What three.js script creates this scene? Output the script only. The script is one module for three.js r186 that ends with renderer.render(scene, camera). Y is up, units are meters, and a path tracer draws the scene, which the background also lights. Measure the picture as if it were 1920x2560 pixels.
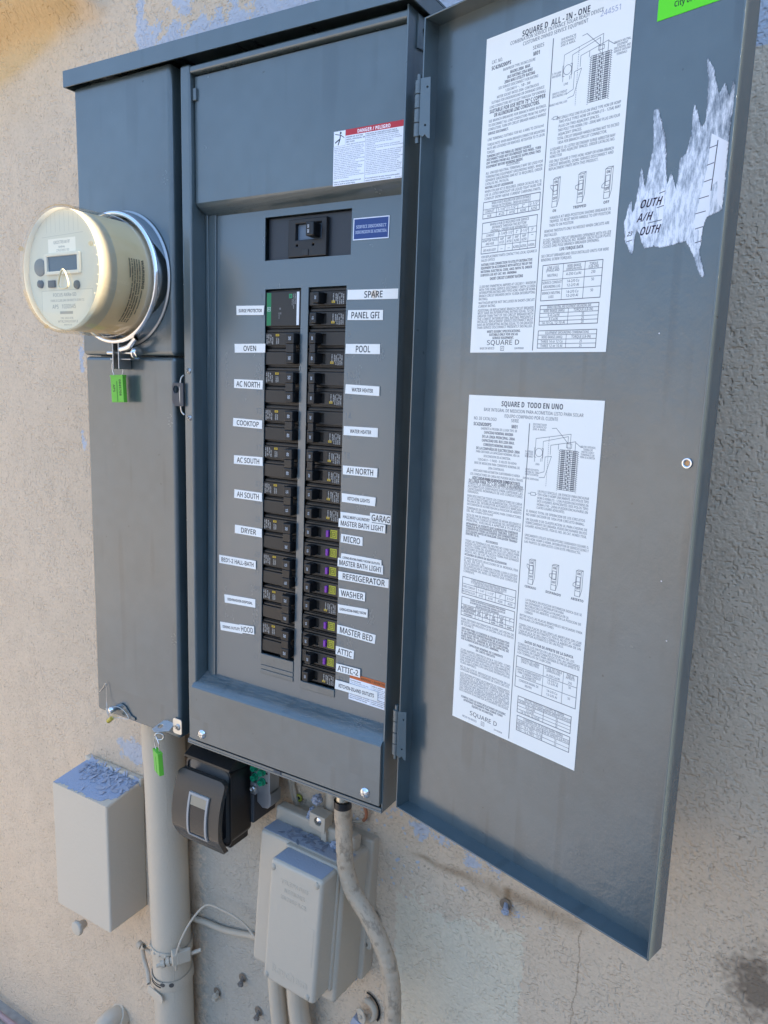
import * as THREE from 'three';
import { RoundedBoxGeometry } from 'three/addons/geometries/RoundedBoxGeometry.js';
import { mergeGeometries, toCreasedNormals } from 'three/addons/utils/BufferGeometryUtils.js';
import { FontLoader } from 'three/addons/loaders/FontLoader.js';
import { TextGeometry } from 'three/addons/geometries/TextGeometry.js';
import { createNoise2D } from 'simplex-noise';

// ---------------------------------------------------------------- camera, sky, sun, exposure
const scene = new THREE.Scene();
const camera = new THREE.PerspectiveCamera(69.067, 768 / 1024, 0.02, 900);
camera.position.set(1.0166, 1.5059, 0.9034);
camera.rotation.set(-0.16807, 0.5369, 0.03131, 'YXZ');
const renderer = new THREE.WebGLRenderer({ antialias: true });
renderer.setSize(768, 1024);
renderer.toneMapping = THREE.LinearToneMapping;
renderer.toneMappingExposure = 3.0;
renderer.shadowMap.enabled = true;
const sunDir = new THREE.Vector3(1.2, 1.0, 0.001).normalize();      // high, from the right along the wall: under the added roof edge the wall stays in open shade
function skyTexture() {
  const W = 512, H = 256, d = new Float32Array(W * H * 4);
  for (let j = 0; j < H; j++) for (let i = 0; i < W; i++) {
    const el = ((j + 0.5) / H - 0.5) * Math.PI, az = ((i + 0.5) / W - 0.5) * 2 * Math.PI, x = Math.cos(az) * Math.cos(el), y = Math.sin(el), z = Math.sin(az) * Math.cos(el);
    const c = x * sunDir.x + y * sunDir.y + z * sunDir.z, h = Math.exp(-Math.max(0, y) * 4.5), k = 0.9 + 0.25 * c * c + 0.9 * Math.exp((c - 1) * 9), p = (j * W + i) * 4;
    d[p] = SKY * k * (0.30 + 0.34 * h); d[p + 1] = SKY * k * (0.54 + 0.27 * h); d[p + 2] = SKY * k; d[p + 3] = 1;
  }
  const t = new THREE.DataTexture(d, W, H, THREE.RGBAFormat, THREE.FloatType); t.mapping = THREE.EquirectangularReflectionMapping; t.magFilter = t.minFilter = THREE.LinearFilter; t.needsUpdate = true; return t;
}
const SKY = 0.62;
scene.background = skyTexture();
scene.environment = scene.background;
const sun = new THREE.DirectionalLight(new THREE.Color(1, 0.86, 0.68), 5);
sun.position.copy(sunDir).multiplyScalar(12).add(new THREE.Vector3(0.4, 1.2, 0));
sun.target.position.set(0.4, 1.2, 0);
sun.castShadow = true;
sun.shadow.radius = 1;
sun.shadow.mapSize.set(4096, 4096);
Object.assign(sun.shadow.camera, { left: -6, right: 6, top: 6, bottom: -6, near: 0.5, far: 40 });
scene.add(sun, sun.target);

// ---------------------------------------------------------------- helpers
let seed = 7;
const rnd = () => { seed = (seed + 0x6d2b79f5) | 0; let t = Math.imul(seed ^ (seed >>> 15), 1 | seed); t = (t + Math.imul(t ^ (t >>> 7), 61 | t)) ^ t; return ((t ^ (t >>> 14)) >>> 0) / 4294967296; };
const rr = (a, b) => a + (b - a) * rnd();
const noise = createNoise2D(rnd), noiseB = createNoise2D(rnd);
const V = (x, y, z = 0) => new THREE.Vector3(x, y, z);
const clamp = THREE.MathUtils.clamp, lerp = THREE.MathUtils.lerp, sstep = (x, a, b) => THREE.MathUtils.smoothstep(x, a, b);
const used = new Map();
function numbered(n) { const k = used.get(n) ?? 0; used.set(n, k + 1); return k ? n + '_' + String(k).padStart(3, '0') : n; }
const std = (r, g, b, rough = 0.7, metal = 0, more = {}) => new THREE.MeshStandardMaterial({ color: new THREE.Color().setRGB(r, g, b), roughness: rough, metalness: metal, ...more });
const phys = (r, g, b, rough, more = {}) => new THREE.MeshPhysicalMaterial({ color: new THREE.Color().setRGB(r, g, b), roughness: rough, ...more });
function prep(g) { const h = g.index ? g.toNonIndexed() : g; for (const k of Object.keys(h.attributes)) if (!['position', 'normal', 'uv'].includes(k)) h.deleteAttribute(k); return h; }
function mesh(name, geos, mat, parent) {
  const list = [].concat(geos);
  const g = list.length > 1 ? mergeGeometries(list.map(prep)) : list[0];
  const m = new THREE.Mesh(g, mat); m.castShadow = m.receiveShadow = true;
  m.name = parent ? name : numbered(name);
  (parent ?? scene).add(m);
  return m;
}
function tag(o, label, category, group, kind) { o.userData = { ...o.userData, label, category }; if (group) o.userData.group = group; if (kind) o.userData.kind = kind; return o; }
function thing(name, label, category, group) { const o = new THREE.Group(); o.name = numbered(name); scene.add(o); return tag(o, label, category, group); }
const part = (name, parent) => { const o = new THREE.Group(); o.name = name; parent.add(o); return o; };
const lab = (o, label) => { o.userData.label = label; return o; };
// moves the origin of a thing built in world coordinates to its base
function base(o, x, y, z) { o.position.set(x, y, z); for (const c of o.children) c.position.sub(o.position); return o; }
function bx(x0, x1, y0, y1, z0, z1, r = 0.0015, seg = 2) {
  const w = x1 - x0, h = y1 - y0, d = z1 - z0;
  const g = r > 0 ? new RoundedBoxGeometry(w, h, d, seg, Math.min(r, w / 2.01, h / 2.01, d / 2.01)) : new THREE.BoxGeometry(w, h, d);
  return g.translate((x0 + x1) / 2, (y0 + y1) / 2, (z0 + z1) / 2);
}
function ext(pts, depth, bevel = 0, holes = [], curve = 8) {       // polygon in xy, extruded along +z from 0
  const s = pts instanceof THREE.Shape ? pts : new THREE.Shape(pts.map((p) => new THREE.Vector2(p[0], p[1])));
  for (const h of holes) s.holes.push(h instanceof THREE.Path ? h : new THREE.Path(h.map((p) => new THREE.Vector2(p[0], p[1]))));
  const g = new THREE.ExtrudeGeometry(s, { depth: depth - 2 * bevel, bevelEnabled: bevel > 0, bevelThickness: bevel, bevelSize: bevel, bevelOffset: -bevel, bevelSegments: 2, curveSegments: curve });
  return g.translate(0, 0, bevel);
}
const rect = (x0, x1, y0, y1) => [[x0, y0], [x1, y0], [x1, y1], [x0, y1]];
function rrect(x0, x1, y0, y1, r) {
  const s = new THREE.Shape();
  s.moveTo(x0 + r, y0); s.lineTo(x1 - r, y0); s.absarc(x1 - r, y0 + r, r, -Math.PI / 2, 0); s.lineTo(x1, y1 - r); s.absarc(x1 - r, y1 - r, r, 0, Math.PI / 2);
  s.lineTo(x0 + r, y1); s.absarc(x0 + r, y1 - r, r, Math.PI / 2, Math.PI); s.lineTo(x0, y0 + r); s.absarc(x0 + r, y0 + r, r, Math.PI, 1.5 * Math.PI);
  return s;
}
const circ = (x, y, r) => { const p = new THREE.Path(); p.absarc(x, y, r, 0, Math.PI * 2, true); return p; };
// profile in (z, y), extruded along x from x0 to x1
function prof(pts, x0, x1, bevel = 0) { return ext(pts, x1 - x0, bevel).rotateY(-Math.PI / 2).scale(1, 1, 1).translate(x1, 0, 0).applyMatrix4(new THREE.Matrix4()); }
function tube(pts, r, seg = 40, rad = 12) { return new THREE.TubeGeometry(new THREE.CatmullRomCurve3(pts.map((p) => V(...p)), false, 'centripetal'), seg, r, rad); }
function rod(a, b, r, r2 = r, n = 16) { const A = V(...a), B = V(...b), d = B.clone().sub(A); return new THREE.CylinderGeometry(r2, r, d.length(), n).applyQuaternion(new THREE.Quaternion().setFromUnitVectors(V(0, 1, 0), d.clone().normalize())).translate(...A.add(B).multiplyScalar(0.5).toArray()); }
function lathe(pts, n = 64) { return new THREE.LatheGeometry(pts.map((p) => new THREE.Vector2(p[0], p[1])), n); }   // around y
const zAxis = (g) => g.rotateX(Math.PI / 2);                                                                       // lathe axis y -> z
function screwHead(x, y, z, r, h = r * 0.55) {        // pan head with a cross slot, axis z
  const n = 20, cap = zAxis(lathe([[0.0001, h], [r * 0.5, h * 0.93], [r * 0.85, h * 0.6], [r, 0.0002], [r, 0]], n));
  return cap.translate(x, y, z);
}
function cross(x, y, z, r, a = 0.4) { return [a, a + Math.PI / 2].map((t) => bx(-r * 0.72, r * 0.72, -r * 0.09, r * 0.09, 0, r * 0.07, 0).rotateZ(t).translate(x, y, z)); }
function canvas(w, h, fill) { const c = document.createElement('canvas'); c.width = w; c.height = h; const k = c.getContext('2d'); if (fill) { k.fillStyle = fill; k.fillRect(0, 0, w, h); } return [c, k]; }
function ctex(c, srgb = true) { const t = new THREE.CanvasTexture(c); if (srgb) t.colorSpace = THREE.SRGBColorSpace; t.magFilter = THREE.LinearFilter; t.anisotropy = 8; return t; }
function dtex(w, h, fn, ch = 4) { const d = new Uint8Array(w * h * 4); for (let y = 0; y < h; y++) for (let x = 0; x < w; x++) { const i = (y * w + x) * 4, v = fn(x, y); if (typeof v === 'number') d[i] = d[i + 1] = d[i + 2] = v; else { d[i] = v[0]; d[i + 1] = v[1]; d[i + 2] = v[2]; } d[i + 3] = 255; } const t = new THREE.DataTexture(d, w, h); t.magFilter = t.minFilter = THREE.LinearFilter; t.wrapS = t.wrapT = THREE.RepeatWrapping; t.needsUpdate = true; return t; }
// box-like uv in metres from the position (dominant axis)
function uvm(g, s = 1) {
  const h = prep(g), p = h.attributes.position, n = h.attributes.normal, u = new Float32Array(p.count * 2);
  for (let i = 0; i < p.count; i++) {
    const ax = Math.abs(n.getX(i)), ay = Math.abs(n.getY(i)), az = Math.abs(n.getZ(i));
    const a = az >= ax && az >= ay ? [p.getX(i), p.getY(i)] : ax >= ay ? [p.getZ(i), p.getY(i)] : [p.getX(i), p.getZ(i)];
    u[i * 2] = a[0] * s; u[i * 2 + 1] = a[1] * s;
  }
  h.setAttribute('uv', new THREE.BufferAttribute(u, 2));
  return h;
}
// uv of a flat front face mapped on the rectangle x0..x1, y0..y1 of the canvas area a = [u0, v0, u1, v1]
function uvr(g, x0, x1, y0, y1, a = [0, 0, 1, 1]) {
  const h = prep(g), p = h.attributes.position, u = new Float32Array(p.count * 2);
  for (let i = 0; i < p.count; i++) { u[i * 2] = lerp(a[0], a[2], (p.getX(i) - x0) / (x1 - x0)); u[i * 2 + 1] = lerp(a[1], a[3], (p.getY(i) - y0) / (y1 - y0)); }
  h.setAttribute('uv', new THREE.BufferAttribute(u, 2));
  return h;
}
// periodic value noise for tiling textures
function tileNoise(cells, sd) {
  const t = new Float32Array(cells * cells); let s = sd; const r = () => { s = (Math.imul(s, 1664525) + 1013904223) | 0; return (s >>> 8) / 16777216; };
  for (let i = 0; i < t.length; i++) t[i] = r();
  return (u, v) => { const x = u * cells, y = v * cells, ix = Math.floor(x), iy = Math.floor(y), fx = x - ix, fy = y - iy, sx = fx * fx * (3 - 2 * fx), sy = fy * fy * (3 - 2 * fy); const g = (a, b) => t[(((b % cells) + cells) % cells) * cells + (((a % cells) + cells) % cells)]; return lerp(lerp(g(ix, iy), g(ix + 1, iy), sx), lerp(g(ix, iy + 1), g(ix + 1, iy + 1), sx), sy); };
}

// ---------------------------------------------------------------- materials
const tn = [9, 23, 61, 140, 300].map((c, i) => tileNoise(c, 11 + i));
const stuccoBump = dtex(1024, 1024, (x, y) => {         // covers 0.5 m: sand float stucco, grains 3 to 8 mm with pits
  const u = x / 1024, v = y / 1024, wx = u + 0.004 * tn[2](v, u), wy = v + 0.004 * tn[2](u + 0.3, v);
  const a = tn[2](wx, wy), b = tn[3](wx, wy), c = tn[4](u, v), d = tn[1](u, v);
  const e = tn[3](u + 0.37, v + 0.11), e2 = tn[3](u * 1 + 0.71, v + 0.53), pit = Math.max(sstep(e, 0.66, 0.84), sstep(e2, 0.72, 0.86)) * (0.4 + 0.6 * sstep(d, 0.25, 0.6));
  const h = 0.52 + 0.16 * (b - 0.5) + 0.2 * (a - 0.5) + 0.16 * (c - 0.5) + 0.12 * (d - 0.5) - 0.42 * pit;
  return clamp(h, 0, 1) * 255;
});
const fineBump = dtex(512, 512, (x, y) => { const u = x / 512, v = y / 512; return 255 * (0.4 * tn[1](u, v) + 0.35 * tn[2](u, v) + 0.25 * tn[3](u, v)); });   // orange peel of sprayed paint
const dirtRough = dtex(512, 512, (x, y) => { const u = x / 512, v = y / 512, n = 0.5 * tn[0](u, v) + 0.3 * tn[1](u, v) + 0.2 * tn[3](u, v); const k = clamp(0.78 + 0.36 * (n - 0.5), 0, 1) * 255; return [k, k, k]; });
const rep = (t, s) => { const c = t.clone(); c.repeat.set(s, s); c.needsUpdate = true; return c; };
const PAINT = [0.082, 0.113, 0.126];
const wear = (() => {      // faint dust, runs and scratches in the paint, 1 m square
  const [c, k] = canvas(1024, 1024, '#f0f0f0'), im = k.getImageData(0, 0, 1024, 1024);
  for (let y = 0; y < 1024; y++) for (let x = 0; x < 1024; x++) { const u = x / 1024, v = y / 1024, n = 0.45 * tn[0](u, v) + 0.3 * tn[1](u, v * 0.5) + 0.25 * tn[2](u, v), q = 222 + 42 * (n - 0.35) - 16 * sstep(tn[1](u * 3, v * 0.34), 0.72, 0.95), i = (y * 1024 + x) * 4; im.data[i] = q + 3; im.data[i + 1] = q + 1; im.data[i + 2] = q - 4; im.data[i + 3] = 255; }
  k.putImageData(im, 0, 0);
  for (let i = 0; i < 40; i++) { k.strokeStyle = `rgba(255,252,246,${rr(0.06, 0.3)})`; k.lineWidth = rr(0.5, 1.3); const x = rr(0, 1024), y = rr(0, 1024), a = rr(0, 6.3), l = rr(5, 60); k.beginPath(); k.moveTo(x, y); k.quadraticCurveTo(x + l * 0.5 * Math.cos(a) + rr(-4, 4), y + l * 0.5 * Math.sin(a), x + l * Math.cos(a), y + l * Math.sin(a)); k.stroke(); }
  for (let i = 0; i < 160; i++) { k.fillStyle = rnd() < 0.6 ? `rgba(255,250,240,${rr(0.2, 0.8)})` : `rgba(60,55,50,${rr(0.15, 0.5)})`; k.beginPath(); k.ellipse(rr(0, 1024), rr(0, 1024), rr(0.5, 1.5), rr(0.5, 2.2), rr(0, 3), 0, 7); k.fill(); }
  const t = ctex(c); t.wrapS = t.wrapT = THREE.RepeatWrapping; return t;
})();
const paint = phys(...PAINT.map((v) => v * 1.2), 0.3, { ior: 1.9, map: wear, bumpMap: rep(fineBump, 6), bumpScale: 0.00012, roughnessMap: rep(dirtRough, 3), specularIntensity: 1 });
const paintDark = std(0.05, 0.07, 0.09, 0.5);
const steel = std(0.62, 0.62, 0.6, 0.28, 1), dullSteel = std(0.46, 0.46, 0.45, 0.42, 1), chrome = std(0.75, 0.76, 0.78, 0.14, 1);
const black = std(0.02, 0.0175, 0.015, 0.42, 0, { bumpMap: rep(fineBump, 20), bumpScale: 0.00004 });
const blacks = [black, std(0.026, 0.022, 0.0175, 0.5, 0, { bumpMap: rep(fineBump, 20), bumpScale: 0.00005 }), std(0.017, 0.0155, 0.0145, 0.36, 0, { bumpMap: rep(fineBump, 26), bumpScale: 0.00004 })];
const blackDeep = std(0.006, 0.006, 0.006, 0.7);
const handleMat = std(0.010, 0.010, 0.0105, 0.35);
const paper = std(0.82, 0.83, 0.85, 0.55);
const TAN = [0.57, 0.48, 0.36];
const tanPaint = std(...TAN, 0.6, 0, { bumpMap: rep(fineBump, 5), bumpScale: 0.0004 });

// ---------------------------------------------------------------- ground and wall (the setting)
{
  const g = new THREE.PlaneGeometry(600, 600, 1, 1).rotateX(-Math.PI / 2);
  const gt = dtex(512, 512, (x, y) => { const u = x / 512, v = y / 512, n = 0.35 * tn[0](u, v) + 0.3 * tn[2](u, v) + 0.35 * tn[3](u, v), k = 0.75 + 0.5 * n; return [164 * k, 157 * k, 148 * k]; });
  gt.colorSpace = THREE.SRGBColorSpace; gt.repeat.set(300, 300);
  const gb = rep(stuccoBump, 600);
  const m = new THREE.MeshStandardMaterial({ map: gt, roughness: 0.55, bumpMap: gb, bumpScale: 0.001 });
  const o = mesh('ground', g, m); o.userData = { kind: 'structure', label: 'pale concrete ground running from the foot of the wall', category: 'ground' };
}
const WX0 = -0.8, WX1 = 1.3, WY0 = -0.06, WY1 = 2.25, WTOP = 2.25;
function fbm(x, y, o = 4) { let a = 0.5, s = 0; for (let i = 0; i < o; i++) { s += a * noise(x, y); x *= 2.03; y *= 2.03; a *= 0.5; } return s; }
function wallTexture() {
  const W = 1600, H = 1760, px = (WX1 - WX0) / W;
  const blob = (x, y, cx, cy, rx, ry) => Math.hypot((x - cx) / rx, (y - cy) / ry);
  const fn = (ix, iy) => {
    const x = WX0 + (ix + 0.5) * px, y = WY0 + (iy + 0.5) / H * (WY1 - WY0);
    const n1 = fbm(x * 3, y * 3, 3), n2 = fbm(x * 14 + 7, y * 14, 3), n3 = noise(x * 95, y * 95), n4 = noise(x * 260, y * 260);
    let k = 1 + 0.05 * n1 + 0.05 * n2 + 0.035 * n3 + 0.03 * n4;
    let r = 0.66 * k, g = 0.52 * k, b = 0.37 * k;
    // the base coat is pinker to the left, yellower near the patch
    const w = sstep(x, 0.2, 0.7); g *= 1 + 0.0 * w;
    // rougher brown dust low down and small dark pits
    const pit = sstep(noise(x * 120 + 3, y * 120) + 0.5 * noise(x * 33, y * 33), 0.98, 1.15); r *= 1 - 0.35 * pit; g *= 1 - 0.36 * pit; b *= 1 - 0.36 * pit;
    const grit = sstep(0.7 * noise(x * 210, y * 210) + 0.5 * noise(x * 90 + 4, y * 90), 0.42, 0.8); r *= 1 - 0.2 * grit; g *= 1 - 0.2 * grit; b *= 1 - 0.19 * grit;
    const edge = 0.012 * noise(x * 45, y * 45) + 0.008 * noise(x * 130, y * 130);
    // pale patch of newer paint under the door
    if (x > 0.523 + edge * 0.3 && x < 0.727 + edge * 0.3 && y < 0.735 + (x < 0.57 ? 0.012 : x < 0.6 ? 0 : -0.0) + (x > 0.6 ? (x - 0.6) * 0.22 : 0) + edge) { r = lerp(r, 0.7 * k, 0.85); g = lerp(g, 0.61 * k, 0.85); b = lerp(b, 0.45 * k, 0.85); }
    // greyer, darker tone between the conduit and the telephone box
    const sm = sstep(x + edge, 0.1, 0.125) * (1 - sstep(x + edge, 0.36, 0.4)) * sstep(y, 0.15, 0.25) * (1 - sstep(y + edge, 0.76, 0.8)); r = lerp(r, 0.45 * k, sm); g = lerp(g, 0.4 * k, sm); b = lerp(b, 0.32 * k, sm);
    // blue-grey paint of the old panel outline, flaking
    const bl = [0.48, 0.5, 0.545];
    let cov = 0;
    const rag = 0.5 * noise(x * 26, y * 26) + 0.3 * noise(x * 70, y * 70) + 0.25 * noise(x * 190, y * 190);
    if (y > 1.86) {
      const inL = sstep(x + edge * 0.6, -0.014, -0.008), inR = 1 - sstep(x, 0.9, 0.98);
      const top = sstep(y + 0.018 * rag, 2.02, 2.05) * 1.0;           // peels away near the top
      cov = inL * inR * (1 - 0.0 * top) * (rag + 0.55 - 1.25 * Math.exp(-(((y - 2.075) / 0.035) ** 2)) * sstep(noise(x * 9, y * 3), -0.3, 0.35) > 0 ? 1 : 0);
    }
    const strip = Math.exp(-(((x + 0.176 - 0.02 * (y - 1.4)) / 0.014) ** 2)) * sstep(y, 1.2, 1.32) * (1 - sstep(y, 1.58, 1.66));
    if (strip * (0.75 + 0.5 * noise(x * 8, y * 9)) + 0.55 * rag > 0.93) cov = 1;
    const low = Math.max(1 - blob(x, y, 0.565, 0.865, 0.07, 0.035), 1 - blob(x, y, 0.655, 0.845, 0.06, 0.035), 0.7 - blob(x, y, 0.72, 0.785, 0.06, 0.03), 0.6 - blob(x, y, 0.63, 0.79, 0.05, 0.02));
    if (low + 0.75 * rag > 0.62) cov = 1;
    const sp = noise(x * 55 + 9, y * 55); if (x > 0.44 && x < 0.56 && y > 0.72 && y < 0.93 && sp > 0.8) cov = 1;
    const bt = blob(x, y, -0.06, 0.8, 0.06, 0.03); if (bt < 0.75 + 0.5 * rag) cov = Math.max(cov, 0.8);   // bluish shade behind the grey box top, painted into the wall colour
    if (cov > 0) { const kk = 1 + 0.06 * n2 + 0.05 * n3; r = lerp(r, bl[0] * kk, cov); g = lerp(g, bl[1] * kk, cov); b = lerp(b, bl[2] * kk, cov); }
    // rusty seam under the door, running level with runs below it
    const seamY = 0.815 - 0.01 * sstep(x, 0.52, 0.8) + 0.003 * noise(x * 20, 5);
    let rust = Math.exp(-(((y - seamY) / (0.0045 + 0.006 * sstep(x, 0.55, 0.72))) ** 2)) * sstep(x, 0.53, 0.57) * (1 - sstep(x, 0.79, 0.82)) * (0.75 + 0.5 * n2);
    rust = Math.max(0.8 * rust, 0.9 * Math.exp(-(((x - 0.7) / 0.009) ** 2)) * sstep(y, 0.765, 0.79) * (1 - sstep(y, 0.815, 0.825)));
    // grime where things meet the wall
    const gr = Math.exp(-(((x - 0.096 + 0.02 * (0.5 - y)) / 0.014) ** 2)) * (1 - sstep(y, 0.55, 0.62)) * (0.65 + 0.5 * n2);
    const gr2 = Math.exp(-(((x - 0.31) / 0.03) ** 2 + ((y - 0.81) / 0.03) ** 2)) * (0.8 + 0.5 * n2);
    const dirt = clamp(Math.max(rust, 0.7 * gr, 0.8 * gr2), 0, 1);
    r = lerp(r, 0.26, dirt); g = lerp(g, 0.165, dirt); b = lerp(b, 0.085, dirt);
    const run = Math.exp(-(((y - (0.47 - (x - 0.53) * 0.45)) / 0.02) ** 2)) * sstep(x, 0.5, 0.54) * (1 - sstep(x, 0.6, 0.66)) * 0.4; r = lerp(r, 0.34, run); g = lerp(g, 0.24, run); b = lerp(b, 0.15, run);
    const st = clamp(1.25 - blob(x, y, 1.012, 0.812, 0.035, 0.06) + 0.7 * n2 + 0.3 * n3, 0, 1) * 0.8; r = lerp(r, 0.12, st); g = lerp(g, 0.085, st); b = lerp(b, 0.055, st);
    // hairline crack
    const cx = 0.803 + 0.005 * noise(y * 9, 2) + 0.0022 * noise(y * 40, 8) + (y - 0.72) * 0.03;
    if (y < 0.8 && y > 0.35 && Math.abs(x - cx) < 0.0008) { r *= 0.62; g *= 0.58; b *= 0.55; }
    // ochre tint on and below the raised band in the upper left
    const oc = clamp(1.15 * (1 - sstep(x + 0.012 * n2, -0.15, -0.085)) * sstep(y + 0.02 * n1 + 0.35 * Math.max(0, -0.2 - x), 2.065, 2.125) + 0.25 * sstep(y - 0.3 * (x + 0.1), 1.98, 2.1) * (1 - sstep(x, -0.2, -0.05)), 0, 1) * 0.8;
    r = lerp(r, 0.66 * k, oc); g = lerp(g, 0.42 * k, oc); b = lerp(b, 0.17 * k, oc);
    return [r, g, b].map((c) => 255 * clamp(c <= 0.0031308 ? c * 12.92 : 1.055 * Math.pow(c, 1 / 2.4) - 0.055, 0, 1));
  };
  const t = dtex(W, H, fn); t.colorSpace = THREE.SRGBColorSpace; t.wrapS = t.wrapT = THREE.ClampToEdgeWrapping; return t;
}
{
  const house = thing('stucco_house', 'tan stucco house wall carrying the electrical panel and the boxes below it', 'building');
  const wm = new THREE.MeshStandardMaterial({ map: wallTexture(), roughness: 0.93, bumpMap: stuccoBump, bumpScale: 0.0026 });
  // front patch in view: gently uneven plaster sheet, uv 0..1 for colour; the bump has its own repeat
  const nx = 200, ny = 220, g = new THREE.PlaneGeometry(WX1 - WX0, WY1 - WY0, nx, ny).translate((WX0 + WX1) / 2, (WY0 + WY1) / 2, 0);
  const p = g.attributes.position;
  for (let i = 0; i < p.count; i++) {
    const x = p.getX(i), y = p.getY(i);
    const e = Math.min(x - WX0, WX1 - x, y - WY0, WY1 - y), f = sstep(e, 0, 0.05);
    let z = 0.0012 * fbm(x * 6, y * 6, 3);
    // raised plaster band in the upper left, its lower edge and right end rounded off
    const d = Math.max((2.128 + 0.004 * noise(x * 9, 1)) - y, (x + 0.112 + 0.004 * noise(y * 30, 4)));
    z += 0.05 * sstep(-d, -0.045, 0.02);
    p.setZ(i, z * f * (y > 2.2 ? 1 : 1));
  }
  g.computeVertexNormals();
  const b = stuccoBump.clone(); b.repeat.set((WX1 - WX0) / 0.5, (WY1 - WY0) / 0.5); b.needsUpdate = true; wm.bumpMap = b;
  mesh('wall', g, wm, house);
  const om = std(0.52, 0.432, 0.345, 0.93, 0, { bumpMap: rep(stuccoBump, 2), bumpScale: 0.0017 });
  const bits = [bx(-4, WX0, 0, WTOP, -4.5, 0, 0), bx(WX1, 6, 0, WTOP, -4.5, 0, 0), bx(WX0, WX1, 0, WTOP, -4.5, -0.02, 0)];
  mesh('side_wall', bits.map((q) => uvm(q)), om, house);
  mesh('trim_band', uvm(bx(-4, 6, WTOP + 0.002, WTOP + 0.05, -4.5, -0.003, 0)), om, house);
  mesh('added_eave', uvm(bx(-4, 6, 2.6, 2.72, -0.5, 0.2245, 0)), std(0.5, 0.42, 0.33, 0.85), house);  // unseen roof edge, added to keep the sun off door and wall
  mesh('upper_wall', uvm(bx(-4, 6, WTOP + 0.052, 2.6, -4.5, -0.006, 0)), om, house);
  // added out of view: right block shades the yard, left wall bounces sunlight
  mesh('added_shade_wing', uvm(bx(2.5, 6, 0, 2.2, 0.003, 5, 0)), om, house);
  mesh('added_bounce_wall', uvm(bx(-3.1, -2.9, 0, 1.75, 0.003, 6, 0)), std(0.4, 0.37, 0.33, 0.9, 0, { bumpMap: rep(stuccoBump, 2), bumpScale: 0.0017 }), house);
  base(house, 0, 0, 0);
}

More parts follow.
